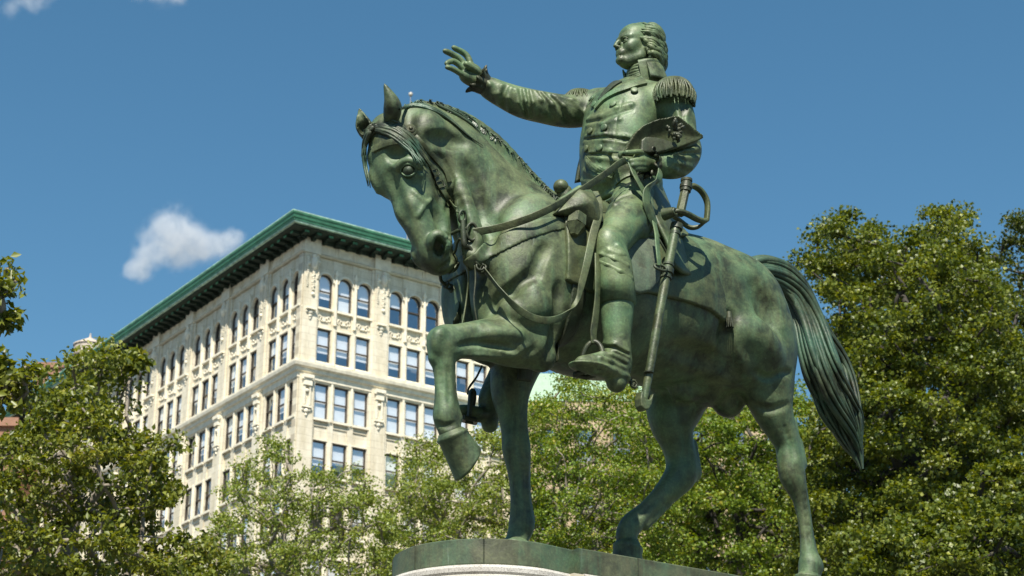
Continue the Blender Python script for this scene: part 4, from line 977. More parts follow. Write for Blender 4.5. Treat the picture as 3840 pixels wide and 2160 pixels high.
# epaulettes: pad with a fringe of twisted cords
def epaulette(c, a0, a1, ru, rv, drop, n, yaw, name='epaulette', nrow=2):
    e = empty(name, parent=rider); F3 = Field(c - [.28, .28, .25], c + [.28, .28, .2], .009)
    F3.ell(c + [0, 0, -.015], (ru * .97, rv * .97, .085), .02); field_mesh('pad', F3, M_STRAP, e)
    mb = MB()
    for k in range(nrow):
        for i in range(n):
            t = a0 + (a1 - a0) * (i + .5 * (k % 2)) / (n - 1); d_ = np.array([cos(t), sin(t), 0]); rr = np.array([ru, rv, 0]) * (1 - .10 * k)
            s_ = c + d_ * rr * .72 + [0, 0, .062 - .012 * k]; m_ = c + d_ * rr * 1.0 + [0, 0, .02 - .01 * k]; b_ = c + d_ * rr * 1.16 + [0, 0, -drop * (1 + .1 * sin(i * 2.3 + k))]
            pts = spline([s_, m_, (m_ + b_) / 2 + d_ * .014 + np.array([.006 * sin(i * 3.1), .006 * cos(i * 2.3), 0]), b_], 6); tw = np.arange(len(pts)); mb.tube(pts, .0072 + .0028 * (tw % 2), 6)
    mb.build('fringe', M_STRAP, e); return e
epaulette(P(1694, 226, .40) + [0, 0, -.0], R(-115), R(160), .134, .134, .128, 50, 0)
epaulette(P(1462, 254, -.36), R(-180), R(178), .135, .115, .080, 44, 0)

# ---- coat skirt spread over the saddle behind
def draped(rows, th, name, mat, parent, m=5):
    A = np.array([spline(np.array([P(*q) for q in r]), m) for r in rows]); A = np.array([spline(A[:, j], m) for j in range(A.shape[1])]).transpose(1, 0, 2)
    n0, n1 = A.shape[:2]; V = A.reshape(-1, 3); F1 = [(i * n1 + j, i * n1 + j + 1, (i + 1) * n1 + j + 1, (i + 1) * n1 + j) for i in range(n0 - 1) for j in range(n1 - 1)]
    mb = MB(); mb.add(V, F1, 0, True); o = mb.build(name, mat, parent); md = o.modifiers.new('thick', 'SOLIDIFY'); md.thickness = th; md.offset = 0; return o
draped([[(1600, 440, .30), (1640, 448, .22), (1655, 452, .05), (1640, 450, -.15)],
        [(1625, 500, .42), (1655, 500, .36), (1675, 500, .12), (1660, 500, -.15)],
        [(1652, 560, .50), (1680, 560, .44), (1700, 560, .20), (1685, 552, -.15)],
        [(1680, 620, .55), (1705, 615, .52), (1728, 615, .30), (1712, 600, -.12)],
        [(1695, 668, .60), (1718, 688, .58), (1748, 690, .45), (1746, 650, .15)]], .03, 'coat_tail', M_STRAP, rider)
draped([[(1485, 350, -.20), (1464, 375, -.24)], [(1475, 400, -.24), (1454, 420, -.26)], [(1475, 455, -.26), (1447, 460, -.28)]], .03, 'coat_skirt', M_DARK, rider)
# ================================================================ plinth and pedestal
def outline(side, rad, cf, front_step=.10, back=-2.6):
    """rounded front end, straight flanks set out a little behind it; returns CCW outline (u, v)"""
    pts = [(back, -side), (cf - .28, -side), (cf - .28, -side + front_step)]
    for t in np.linspace(-pi / 2, pi / 2, 40): pts.append((cf + rad * cos(t) * 1.02, rad * sin(t)))
    pts += [(cf - .28, side - front_step), (cf - .28, side), (back, side)]
    return pts
def stepped(name, mat, parent, prof, side=.630, rad=.60, cf=1.0, back=-2.95):
    """prof: list of (outset, z) from top to bottom, outset grows outline"""
    mb = MB(); rings = []
    for o_, z in prof:
        q = outline(side + o_, rad + o_, cf, .065, back - o_); rings.append([(u, v_ + .06, z) for u, v_ in q])
    n = len(rings[0]); V = [p for r_ in rings for p in r_]
    F_ = [(i * n + (j + 1) % n, i * n + j, (i + 1) * n + j, (i + 1) * n + (j + 1) % n) for i in range(len(rings) - 1) for j in range(n)]
    mb.add(V, F_ + [tuple(range(n))], 0); return mb.build(name, mat, parent)
stepped('bronze_base', M_PLINTH, STAT, [(-.012, 0), (0, -.008), (0, -.155), (-.004, -.172)])
M_GRAN, nt, bs, out_ = newmat('granite'); tcv = nd(nt, 'ShaderNodeTexCoord').outputs['Object']
sp = ramp(nt, noise(nt, tcv, 120, 2, .7).outputs[0], [(.34, (.26, .25, .23)), (.46, (.46, .44, .40)), (.62, (.56, .54, .49))]); bg_ = ramp(nt, noise(nt, tcv, 3, 5, .6).outputs[0], [(.35, (.75, .73, .70)), (.65, (1, 1, 1))])
nt.links.new(mixc(nt, 1, sp.outputs[0], bg_.outputs[0], 'MULTIPLY'), bs.inputs['Base Color']); bs.inputs['Roughness'].default_value = .75
PED = empty('stone_pedestal', W((0, 0, 0)), math.atan2(-sin(TH), -cos(TH)), 'pale speckled granite pedestal with rounded front end under the bronze statue', 'pedestal')
stepped('cornice', M_GRAN, PED, [(-.02, -.174), (.045, -.176), (.06, -.195), (.06, -.222), (.048, -.236), (.075, -.252), (.098, -.28), (.104, -.36), (.10, -.42), (.04, -.48), (.02, -.53)])
stepped('shaft', M_GRAN, PED, [(-.02, -.50), (-.02, -3.4), (.10, -3.45), (.10, -3.7)])
stepped('foot', M_GRAN, PED, [(.08, -3.65), (.35, -3.66), (.35, -4.0), (.55, -4.02), (.55, -H0 - EYE + .0)])
mb = MB(); mb.box(.71, .80, .60, .73, -.36, -.180); mb.build('mortar_patch', plain('mortar', (.55, .50, .38), .9), PED)

for t_ in (-.55, .15, .95):    # joints of the bronze plates
    c = np.array([1.0 + .612 * cos(t_), .6005 * sin(t_) + .06, 0]); mb = MB(); mb.tube([c + [0, 0, -.006], c + [0, 0, -.168]], .0045, 5); mb.build('plate_joint', M_DARK, STAT)
for u_ in (.25, -.95): mb = MB(); mb.tube([(u_, .6905, -.006), (u_, .6905, -.168)], .0045, 5); mb.build('plate_joint', M_DARK, STAT)
# ================================================================ buildings
def stone(name, c1, c2, joint, bw=1.1, bh=.42, rough=.75):
    m, nt, bs, out = newmat(name); tc = nd(nt, 'ShaderNodeTexCoord').outputs['Object']
    s = nd(nt, 'ShaderNodeSeparateXYZ', {0: tc}); v = nd(nt, 'ShaderNodeCombineXYZ', {0: s.outputs[0], 1: s.outputs[2]}).outputs[0]
    b = nd(nt, 'ShaderNodeTexBrick', {'Vector': v, 'Color1': (*c1, 1), 'Color2': (*c2, 1), 'Mortar': (*joint, 1), 'Scale': 1.0, 'Mortar Size': .012, 'Mortar Smooth': .3, 'Bias': -.2, 'Brick Width': bw, 'Row Height': bh})
    st = nd(nt, 'ShaderNodeMapping', {'Vector': tc, 'Scale': (1.2, 1.2, .22)}); n = noise(nt, st.outputs[0], 1.5, 6, .65)
    dirt = ramp(nt, n.outputs[0], [(.35, (.80, .77, .70)), (.62, (1, 1, 1))]).outputs[0]
    col = mixc(nt, 1, b.outputs[0], dirt, 'MULTIPLY'); n2 = noise(nt, tc, 6, 4, .6)
    col = mixc(nt, 1, col, ramp(nt, n2.outputs[0], [(.3, (.88, .88, .86)), (.7, (1, 1, 1))]).outputs[0], 'MULTIPLY')
    nt.links.new(col, bs.inputs['Base Color']); bs.inputs['Roughness'].default_value = rough
    nt.links.new(nd(nt, 'ShaderNodeBump', {'Strength': .3, 'Distance': .02, 'Height': n2.outputs[0]}).outputs[0], bs.inputs['Normal']); return m
M_TERRA = stone('cream_terracotta', (.75, .69, .555), (.81, .75, .61), (.56, .50, .39))
M_TERRA2 = plain('terracotta_trim', (.77, .71, .565), .75, .18, 3)
M_FRIEZE = plain('terracotta_frieze', (.56, .51, .39), .8, .2, 2.5)
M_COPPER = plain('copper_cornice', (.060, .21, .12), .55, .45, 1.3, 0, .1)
M_COPPERD = plain('copper_soffit_shaded', (.014, .030, .020), .8, .4, 2); M_COPPERM = plain('copper_shade_band', (.035, .15, .085), .6, .35, 3)  # shaded copies of the cornice copper: shade is put into their colour
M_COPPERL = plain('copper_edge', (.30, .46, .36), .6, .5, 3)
M_FRAME = plain('window_frame', (.055, .042, .030), .5, .1)
M_BLIND = plain('window_blind', (.93, .95, .95), .8, .06, 2)
M_ROOM = plain('room_interior', (.20, .21, .215), .9, .3, 1)
M_GLASS, nt, bs, out_ = newmat('window_glass'); nt.nodes.remove(bs)
tr = nd(nt, 'ShaderNodeBsdfTransparent'); gl = nd(nt, 'ShaderNodeBsdfGlossy', {'Roughness': .02, 'Color': (.85, .93, 1, 1)}); fr = nd(nt, 'ShaderNodeFresnel', {'IOR': 1.5})
nz = nd(nt, 'ShaderNodeBump', {'Strength': .08, 'Distance': .3, 'Height': noise(nt, nd(nt, 'ShaderNodeTexCoord').outputs['Object'], .9, 1).outputs[0]}); nt.links.new(nz.outputs[0], gl.inputs['Normal'])
ad = nd(nt, 'ShaderNodeMath', {0: fr.outputs[0], 1: .10}, operation='ADD'); mx = nd(nt, 'ShaderNodeMixShader', {0: .36, 1: tr.outputs[0], 2: gl.outputs[0]}); nt.links.new(mx.outputs[0], out_.inputs[0])

YB = R(55); bR = np.array([sin(YB), cos(YB), 0]); bL = np.array([-cos(YB), sin(YB), 0]); nR = -bL; nL = -bR
C0 = np.array([-11.83, 95.0, 0])
BLD = empty('office_building', C0, 0, 'tall cream stone building with green copper cornice and arched top floor windows behind the trees', 'building')
def face_obj(o, side):
    """place a mesh made in (s, -outward, z) right / (s, outward, z) left facade space"""
    o.rotation_euler = (0, 0, math.atan2(bR[1], bR[0]) if side == 'r' else math.atan2(bL[1], bL[0])); return o
TR = lambda s, o, z: (s, -o, z + EYE); TL = lambda s, o, z: (s, o, z + EYE)
ROWS = [(37.13, 39.2, 1), (33.90, 35.90, 0), (30.60, 32.65, 0), (27.40, 29.36, 0), (24.15, 26.1, 0), (20.9, 22.85, 0), (17.65, 19.6, 0), (14.4, 16.35, 0), (11.1, 13.1, 0), (7.9, 9.8, 0), (3.4, 6.6, 0), (-.9, 2.2, 0)]
def facade(T, nb, pitch, wins, first):
    L_ = nb * pitch + (1.13 if first == 'r' else 0.3); mb = MB(); wl = []
    ww = [(b * pitch + a, b * pitch + c) for b in range(nb) for a, c in wins]
    cols = [0] + [q for w_ in ww for q in w_] + [L_]
    zt = 41.05
    for i in range(0, len(cols), 2):      # piers, full height
        wide = cols[i + 1] - cols[i] > .6
        mb.box(cols[i] + (0 if i else .0), cols[i + 1], -.45, 0 if wide else -.07, -1.6, 40.2, 0, T)
    for (a, c) in ww:                      # spandrels between the rows
        zs = [(-1.6, ROWS[-1][0])] + [(ROWS[k][1], ROWS[k - 1][0]) for k in range(len(ROWS) - 1, 0, -1)]
        for z0, z1 in zs: mb.box(a, c, -.45, -.14, z0, z1, 0, T)
        r_ = (c - a) / 2; zc = ROWS[0][1] - r_ * 1.0; xs = [(a + c) / 2 - r_ * cos(t) for t in np.linspace(0, pi, 13)]; zz = [zc + r_ * sin(t) for t in np.linspace(0, pi, 13)]
        for k in range(12):
            mb.poly([T(xs[k], -.10, zz[k]), T(xs[k + 1], -.10, zz[k + 1]), T(xs[k + 1], -.10, 40.2), T(xs[k], -.10, 40.2)], 0)
            mb.poly([T(xs[k], -.10, zz[k]), T(xs[k + 1], -.10, zz[k + 1]), T(xs[k + 1], -.45, zz[k + 1]), T(xs[k], -.45, zz[k])], 0)
            for r0, r1, o_ in ((1.02, 1.16, .05), (1.16, 1.32, -.02)):      # archivolt
                p = [((a + c) / 2 - r_ * rr * cos(t), zc + r_ * rr * sin(t)) for t in (pi * k / 12, pi * (k + 1) / 12) for rr in (r0, r1)]
                mb.poly([T(p[0][0], o_, p[0][1]), T(p[2][0], o_, p[2][1]), T(p[3][0], o_, p[3][1]), T(p[1][0], o_, p[1][1])], 1)
                mb.poly([T(p[0][0], o_, p[0][1]), T(p[2][0], o_, p[2][1]), T(p[2][0], -.12, p[2][1]), T(p[0][0], -.12, p[0][1])], 1)
                mb.poly([T(p[1][0], o_, p[1][1]), T(p[3][0], o_, p[3][1]), T(p[3][0], -.12, p[3][1]), T(p[1][0], -.12, p[1][1])], 1)
    mb.box(0, L_, -.45, -.03, 40.2, 41.15, 1, T)       # frieze
    for b in range(nb):                                  # sunk panels drawn by raised frames
        x0 = b * pitch + wins[0][0] - .1; x1 = b * pitch + wins[-1][1] + .1
        for k in range(3):
            u0 = x0 + (x1 - x0) * k / 3 + .06; u1 = x0 + (x1 - x0) * (k + 1) / 3 - .06
            for q in ((u0, u1, 40.38, 40.45), (u0, u1, 40.9, 40.97), (u0, u0 + .07, 40.45, 40.9), (u1 - .07, u1, 40.45, 40.9)): mb.box(q[0], q[1], -.03, .02, q[2], q[3], 1, T)
    return mb, ww, L_
WR = [(1.13, 2.03), (2.40, 3.31), (3.67, 4.58)]; WL = [(.16, 1.06), (1.52, 2.42), (2.90, 3.80)]
def trim(mb, T, ww, wins, nb, pitch, side):
    for r0, r1, ar in ROWS[:9]:
        for a, c in ww:                                 # sills and lintel beads
            mb.box(a - .05, c + .05, -.14, .05, r0 - .13, r0 - .002, 1, T)
            if not ar: mb.box(a - .06, c + .06, -.14, -.04, r1 + .003, r1 + .08, 1, T)
            if r0 < 33: mb.box(a + .02, c - .02, -.14, -.085, r0 - .42, r0 - .30, 2, T)
    for b in range(nb):
        for k in (0, 1):                                # slender colonnettes between the lights, pointed at the arches
            x = (b * pitch + wins[k][1] + b * pitch + wins[k + 1][0]) / 2
            mb.box(x - .07, x + .07, -.07, .06, 36.2, 39.25, 1, T); mb.prism([(x - .12, 39.25), (x + .12, 39.25), (x, 39.62)], -.07, .08, 1, lambda a_, b_, c_: T(a_, c_, b_))
            for r0, r1, ar in ROWS[1:8]: mb.box(x - .06, x + .06, -.07, .02, r0 - .1, r1 + .1, 1, T)
    def ball(x, o, z, r, sx=1, sz=1, n=6):
        V = [T(x + r * sx * cos(t) * cos(p), o + r * .7 * sin(t) * cos(p) if 0 else o + r * .6 * cos(p) * abs(sin(t)) * 1.2, z + r * sz * sin(p)) for p in np.linspace(-pi / 2, pi / 2, 5) for t in np.linspace(0, pi, n)]
        F_ = [(i * n + j, i * n + j + 1, (i + 1) * n + j + 1, (i + 1) * n + j) for i in range(4) for j in range(n - 1)]; mb.add(V, F_, 1, True)
    g = np.random.default_rng(3)
    for a, c in ww:                                     # scroll relief under the arched windows
        m_ = (a + c) / 2; z = 36.52
        for s in (-1, 1):
            pts = [T(m_ + s * x, -.10, z + y) for x, y in ((.05, -.06), (.10, -.16), (.20, -.16), (.26, -.04), (.20, .06), (.14, .0), (.24, .14), (.34, .12), (.40, .0), (.36, -.12))]
            mb.tube(spline(np.array(pts), 2), .035, 5, 1)
        ball(m_, -.12, z - .14, .09)
        for s in (-1, 1): ball((m_ + s * .62 * (c - a) / .9 * .95), -.10, z + .45, .06)
    xs = [(wins[0][0] - .565) if side == 'r' else 9e9] + [(b + 1) * pitch + (wins[0][0] + wins[-1][1] - pitch) / 2 for b in range(nb)]
    xs = [x for x in xs if x < 1e6]
    for x in xs:
        for hw, o_ in ((.46, .10),): mb.box(x - hw, x + hw, 0, o_, -1.6, 33.05, 0, T); mb.box(x - hw, x + hw, 0, o_, 33.7, 40.2, 0, T)
        mb.box(x - .52, x + .52, 0, .16, 40.22, 41.12, 1, T)
        # cartouche with garlands
        ball(x + .12, .12, 39.62, .30, .75, 1.5); ball(x + .12, .14, 40.05, .17, 1, .9); ball(x - .22, .12, 39.55, .14); ball(x + .42, .12, 39.75, .12)
        for k in range(16):
            z = 39.9 - k * .115; ball(x - .28 + .03 * sin(k), .12, z, .085 - .002 * k, 1.3, .8)
            if k > 3: ball(x + .12 + .04 * sin(k * 2.1), .12, z - .15, .075, 1.3, .8)
            if k < 10: ball(x + .40 + .03 * cos(k), .12, z - .1, .065, 1.2, .8)
        ball(x + .12, .12, 37.75, .13)
        mb.box(x - .30, x + .30, .10, .30, 36.78, 36.90, 1, T)          # bracket
        for k, (dz, r) in enumerate(((.0, .17), (-.2, .12), (-.36, .07))): ball(x, .12, 36.62 + dz, r)
        for s in (-1, 1): ball(x + s * .2, .12, 36.66, .10)
        mb.box(x - .33, x + .33, .10, .34, 32.70, 32.90, 1, T); mb.box(x - .26, x + .26, .10, .26, 32.3, 32.70, 1, T)
        for s in (-1, 1): mb.tube([T(x + s * .27, .22, 32.62), T(x + s * .27, .22, 32.8)], .10, 8, 1); mb.box(x + s * .17 - .05, x + s * .17 + .05, .10, .20, 31.2, 32.3, 1, T)
        ball(x, .16, 32.0, .12); mb.box(x - .30, x + .30, .10, .24, 31.02, 31.14, 1, T); ball(x, .12, 30.85, .16); ball(x - .2, .12, 30.9, .1); ball(x + .2, .12, 30.9, .1); ball(x, .12, 30.62, .09)
for side, T, nb, pitch, wins in (('r', TR, 3, 4.67, WR), ('l', TL, 9, 4.97, WL)):
    mb, ww, L_ = facade(T, nb, pitch, wins, side); trim(mb, T, ww, wins, nb, pitch, side)
    if side == 'r': LR = L_; wwR = ww
    else: LL = L_; wwL = ww
    face_obj(mb.build('wall', [M_TERRA, M_TERRA2, M_FRIEZE], BLD), side)
def sweep(prof, name, mat, parent=None, midx=None):
    """moulding carried round the corner; prof (out, z)"""
    rings = []
    for o, z in prof:
        rings.append([bL * LL + nL * o + bR * 0 + [0, 0, z + EYE], nL * o + nR * o + [0, 0, z + EYE], bR * LR + nR * o + [0, 0, z + EYE]])
    V = [p for r_ in rings for p in r_]; F_ = []; mi = []
    mb = MB()
    for i in range(len(rings) - 1):
        for j in (0, 1): mb.add([V[i * 3 + j], V[i * 3 + j + 1], V[i * 3 + 3 + j + 1], V[i * 3 + 3 + j]], [(0, 1, 2, 3)], (midx[i] if midx else 0))
    return mb.build(name, mat, parent or BLD)
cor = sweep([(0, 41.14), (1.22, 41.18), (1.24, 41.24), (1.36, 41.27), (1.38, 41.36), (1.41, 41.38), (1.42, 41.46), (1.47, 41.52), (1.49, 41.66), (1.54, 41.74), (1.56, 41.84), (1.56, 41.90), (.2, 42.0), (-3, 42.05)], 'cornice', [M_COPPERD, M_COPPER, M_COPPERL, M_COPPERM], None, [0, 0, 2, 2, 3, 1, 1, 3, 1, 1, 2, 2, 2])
sweep([(-.02, 40.93), (.07, 40.95), (.10, 41.00), (.16, 41.135)], 'bed_mould', [M_COPPERD], None)
sweep([(-.05, 40.16), (.06, 40.18), (.12, 40.26), (.12, 40.31), (-.05, 40.34)], 'string_course', M_FRIEZE)
sweep([(-.05, 32.72), (.04, 32.75), (.06, 33.05), (.18, 33.10), (.20, 33.28), (.34, 33.36), (.38, 33.52), (.38, 33.62), (-.02, 33.74)], 'string_course', M_TERRA2)
sweep([(-.05, 19.9), (.25, 19.95), (.3, 20.2), (-.02, 20.3)], 'string_course', M_TERRA2)
mb = MB()
def bbox_dir(mb, c, d, n, w_, o0, o1, z0, z1, mi):
    V = [c + d * a + n * b + [0, 0, z + EYE] for z in (z0, z1) for b in (o0, o1) for a in (-w_ / 2, w_ / 2)]; mb.add(V, [(0, 2, 3, 1), (4, 5, 7, 6), (0, 1, 5, 4), (2, 6, 7, 3), (0, 4, 6, 2), (1, 3, 7, 5)], mi)
for d, n, LN in ((bR, nR, LR), (bL, nL, LL)):
    s = -.3
    while s < LN:
        bbox_dir(mb, d * s, d, n, .28, 0, .92, 41.00, 41.16, 0); bbox_dir(mb, d * s, d, n, .28, .921, .96, 41.03, 41.15, 1); bbox_dir(mb, d * s, d, n, .20, 0, .45, 40.90, 40.998, 0); s += .78
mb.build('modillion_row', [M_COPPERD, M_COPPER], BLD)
# body behind the facades and flat roof
mb = MB(); o = 1.6
q = [bL * (LL - .01) + bR * o, bR * o + bL * o, bR * (LR - .01) + bL * o, bR * (LR - .01) + bL * (LL - .01)]
mb.add([p + [0, 0, 0] for p in q] + [p + [0, 0, 42.4 + EYE] for p in q], [(0, 1, 5, 4), (1, 2, 6, 5), (2, 3, 7, 6), (3, 0, 4, 7), (4, 5, 6, 7)], 0)
mb.build('core', M_ROOM, BLD)
mb = MB(); q = [bL * LL, bL * LL + bR * LR, bR * LR]
for a, b in ((q[0], q[1]), (q[1], q[2])): mb.add([a, b, b + [0, 0, 42.3 + EYE], a + [0, 0, 42.3 + EYE]], [(0, 1, 2, 3)], 0)
mb.build('rear_wall', plain('party_wall', (.40, .30, .22), .85, .2, 1), BLD)
# windows: frame (part) > pane, blind
def win_meshes(w_, h, arch):
    fr = MB(); T0 = lambda a, b, c: (a, c, b); t = .07
    def head(x0, x1, n=12): r_ = (x1 - x0) / 2; return [((x0 + x1) / 2 + r_ * cos(q), h - w_ / 2 + r_ * sin(q)) for q in np.linspace(0, pi, n)]
    outp = [(0, 0), (w_, 0)] + (head(0, w_) if arch else [(w_, h), (0, h)]); inn = [(t, t), (w_ - t, t)] + (head(t, w_ - t) if arch else [(w_ - t, h - t), (t, h - t)])
    n = len(outp); V = [T0(*p, 0) for p in outp] + [T0(*p, 0) for p in inn] + [T0(*p, .14) for p in outp] + [T0(*p, .14) for p in inn]
    F_ = [(i, (i + 1) % n, n + (i + 1) % n, n + i) for i in range(n)] + [(2 * n + i, 3 * n + i, 3 * n + (i + 1) % n, 2 * n + (i + 1) % n) for i in range(n)] + [(n + i, n + (i + 1) % n, 3 * n + (i + 1) % n, 3 * n + i) for i in range(n)]
    fr.add(V, F_); zm = h * .50; fr.box(t, w_ - t, -.03, .05, zm - .035, zm + .035)
    pn = MB(); pn.poly([T0(*p, .07) for p in inn]); bl = MB(); bl.poly([T0(*p, .11) for p in inn])
    sb = MB(); b0 = .40; sb.poly([T0(t, h * b0, .11)] + [T0(w_ - t, h * b0, .11)] + [T0(*p, .11) for p in inn[2:]]) 
    return fr, pn, bl, sb
def mk(mb, name, mat): o = mb.build(name, mat); C.objects.unlink(o); return o.data
wm = {}
for side, w_ in (('r', .90), ('l', .90)):
    for ar, h in ((1, 2.07), (0, 2.02)):
        fr, pn, bl, sb = win_meshes(w_, h, ar); bits = [mk(fr, 'window', M_FRAME), mk(pn, 'pane', M_GLASS), mk(bl, 'blind', M_BLIND), mk(sb, 'blind', M_BLIND)]
        for kk, b0 in ((.30, .3), (.55, .55), (.72, .72)):
            q = MB(); t = .07; inn = ([(w_ / 2 + (w_ / 2 - t) * cos(a), h - w_ / 2 + (w_ / 2 - t) * sin(a)) for a in np.linspace(0, pi, 12)] if ar else [(w_ - t, h - t), (t, h - t)])
            zb = h * b0 if not (ar and b0 > .7) else h * .6; q.poly([(t, .11, zb), (w_ - t, .11, zb)] + [(a, .11, b) for a, b in inn]); bits.append(mk(q, 'blind', M_BLIND))
        wm[side, ar] = bits
g = np.random.default_rng(17); cnt = 0; rest = MB()
blind_pat = {(0, 0): [4, 2, 4, 5, 0, 0, 3, 3, 4], (0, 1): [4, 4, 4, 4, 3, 4, 5, 4, 3], (0, 2): [2, 2, 2, 2, 2, 2, 2, 2, 3], (0, 3): [4, 3, 3, 3, 4, 3, 2, 4, 3]}
todo = [('r', r, i) for r in range(4) for i in range(9)] + [('l', r, i) for r in range(4) for i in range(15)] + [('r', 4, i) for i in range(4)]
done = set(todo)
for side, T, ww, yy in (('r', TR, wwR, 1), ('l', TL, wwL, -1)):
    ax = bR if side == 'r' else bL; nn = nR if side == 'r' else nL; rz = math.atan2(ax[1], ax[0])
    for r, (z0, z1, ar) in enumerate(ROWS):
        for i, (a, c) in enumerate(ww):
            key = (side, r, i); b = wm[side, ar]
            bt = blind_pat[(0, r)][i] if side == 'r' and r < 4 and i < 9 else int(g.choice([0, 0, 3, 4, 5, 4] if side == 'l' else [2, 3, 4, 5, 0]))
            base = ax * a - nn * .16
            if side == 'l': base = ax * c - nn * .13
            rot = rz if side == 'r' else rz + pi
            if key in done:
                wo = bpy.data.objects.new('window', b[0]); link(wo, BLD); wo.location = base + [0, 0, z0 + EYE + .002]; wo.rotation_euler = (0, 0, rot); wo.scale = (1, 1, (z1 - z0 - .01) / (2.07 if ar else 2.02))
                link(bpy.data.objects.new('pane', b[1]), wo)
                if bt: link(bpy.data.objects.new('blind', b[bt]), wo)
            else:
                cr_, sr_ = cos(rot), sin(rot); sz = (z1 - z0 - .01) / (2.07 if ar else 2.02)
                for mi, dat in ((0, b[0]), (1, b[1])) + (((2, b[bt]),) if bt else ()):
                    V = [(base[0] + cr_ * v.co.x - sr_ * v.co.y, base[1] + sr_ * v.co.x + cr_ * v.co.y, z0 + EYE + .002 + v.co.z * sz) for v in dat.vertices]; rest.add(V, [tuple(p.vertices) for p in dat.polygons], mi)
tag(rest.build('windows', [M_FRAME, M_GLASS, M_BLIND], BLD), kind='stuff')

# --- neighbours
def at(x, y, dist):
    """world point on the sight line of a measured point, at a ground distance"""
    r = ray(x, y); t = dist / r[1]; p = r * t; return p + [0, 0, EYE]
M_BRICK = stone('red_brick', (.30, .145, .09), (.36, .18, .11), (.30, .20, .15), .24, .08, .85)
M_TAN = stone('tan_stone', (.50, .38, .25), (.56, .44, .30), (.40, .30, .2), 1.0, .4, .8)
M_GREENROOF = plain('pale_green_roof', (.30, .42, .30), .6, .1, 3)
M_CONC = plain('grey_tank_wood', (.42, .36, .30), .85, .25, 3)
def block(name, x0, x1, ytop, dist, depth, mat, label, roof=None, cols=3, rows=8, wz=3.4):
    a = at(x0, ytop, dist); b = at(x1, ytop, dist); zt = a[2]; e = empty(name, (a[0], dist, 0), 0, label, 'building'); w_ = b[0] - a[0]
    mb = MB(); px = w_ / cols; hw = px * .25
    for i in range(cols + 1):
        u0 = 0 if i == 0 else (i - .5) * px + hw; u1 = w_ if i == cols else (i + .5) * px - hw; mb.box(u0, u1, 0, .4, 0, zt)
    zs = [(zt - 1.2 - r_ * wz - 1.9, zt - 1.2 - r_ * wz) for r_ in range(rows)]; wins_ = []
    for i in range(cols):
        u0 = (i + .5) * px - hw; u1 = (i + .5) * px + hw; top = zt
        for z0, z1 in zs: mb.box(u0, u1, .002, .4, z1, top); top = z0; wins_.append((u0, u1, z0, z1))
        mb.box(u0, u1, .002, .4, 0, top)
    mb.box(0, w_, .41, depth, 0, zt - .01); mb.box(-.2, w_ + .2, -.25, .0, zt - .5, zt + .1)
    mb.build('wall', mat, e)
    for u0, u1, z0, z1 in wins_:
        f_ = MB(); t = .08
        for q in ((u0, u1, z0, z0 + t), (u0, u1, z1 - t, z1), (u0, u0 + t, z0 + t, z1 - t), (u1 - t, u1, z0 + t, z1 - t), (u0 + t, u1 - t, (z0 + z1) / 2 - .04, (z0 + z1) / 2 + .04)): f_.box(q[0] + .001, q[1] - .001, .2, .3, q[2] + .001, q[3] - .001)
        wo = f_.build('window', M_FRAME, e); p_ = MB(); p_.poly([(u0 + t, .28, z0 + t), (u1 - t, .28, z0 + t), (u1 - t, .28, z1 - t), (u0 + t, .28, z1 - t)]); p_.build('pane', M_GLASS, wo)
    return e, w_, zt
e, w_, zt = block('tan_building', 1325, 1990, 1018, 88, 16, M_TAN, 'tan stone building with pale green sloping roof seen under the horse through the trees', cols=7, rows=7)
mb = MB(); h_ = 3.4; mb.add([(-.3, -.3, zt + .1), (w_ + .3, -.3, zt + .1), (w_ - 1.5, 5, zt + h_), (.6, 5, zt + h_), (-.3, 16, zt + .1), (w_ + .3, 16, zt + .1), (w_ - 1.5, 11, zt + h_), (.6, 11, zt + h_)], [(0, 1, 2, 3), (1, 5, 6, 2), (5, 4, 7, 6), (4, 0, 3, 7), (3, 2, 6, 7)]); rf = mb.build('roof', M_GREENROOF, e)
mb = MB()
for i in range(40):
    u = .2 + (w_ - .4) * i / 39; mb.add([(u - .03, -.36, zt + .12), (u + .03, -.36, zt + .12), (u + .03 - .02 * i * .9 + .6 * 0, 4.95, zt + h_ + .05), (u - .03 - .0, 4.95, zt + h_ + .05)], [(0, 1, 2, 3)])
mb.build('standing_seam', M_GREENROOF, rf)
e, w_, zt = block('brick_tower', 96, 158, 915, 190, 14, M_BRICK, 'red brick tower rising behind the left end of the cream building', cols=3, rows=10)
e, w_, zt = block('brick_building', -90, 42, 1056, 120, 16, M_BRICK, 'red brick building at the left edge low behind the trees', cols=3, rows=8)
# water tank
c = at(222, 905, 150); e = empty('water_tank', (c[0], c[1], 0), 0, 'round grey rooftop water tank with shallow conical lid above the left tree', 'water tank'); zt = at(222, 872, 150)[2]; r_ = 40 * K / FOC * 155
mb = MB(); mb.tube([(0, 0, zt - 5), (0, 0, zt)], [r_, r_ * .98], 28); mb.build('drum', M_CONC, e)
mb = MB(); mb.tube([(0, 0, zt), (0, 0, zt + .12), (0, 0, zt + .75), (0, 0, zt + .8)], [r_ * 1.05, r_ * 1.04, .25, .05], 28); mb.build('lid', M_CONC, e)
mb = MB()
for k in range(4): mb.tube([(0, 0, zt - 1 - k * 1.1), (0, 0, zt - .94 - k * 1.1)], [r_ * 1.012, r_ * 1.012], 28)
mb.build('hoop', M_FRAME, e)
mb = MB(); mb.tube([(0, 0, zt + .7), (0, 0, zt + 1.25)], [.16, .03], 8); mb.build('finial', M_CONC, e)
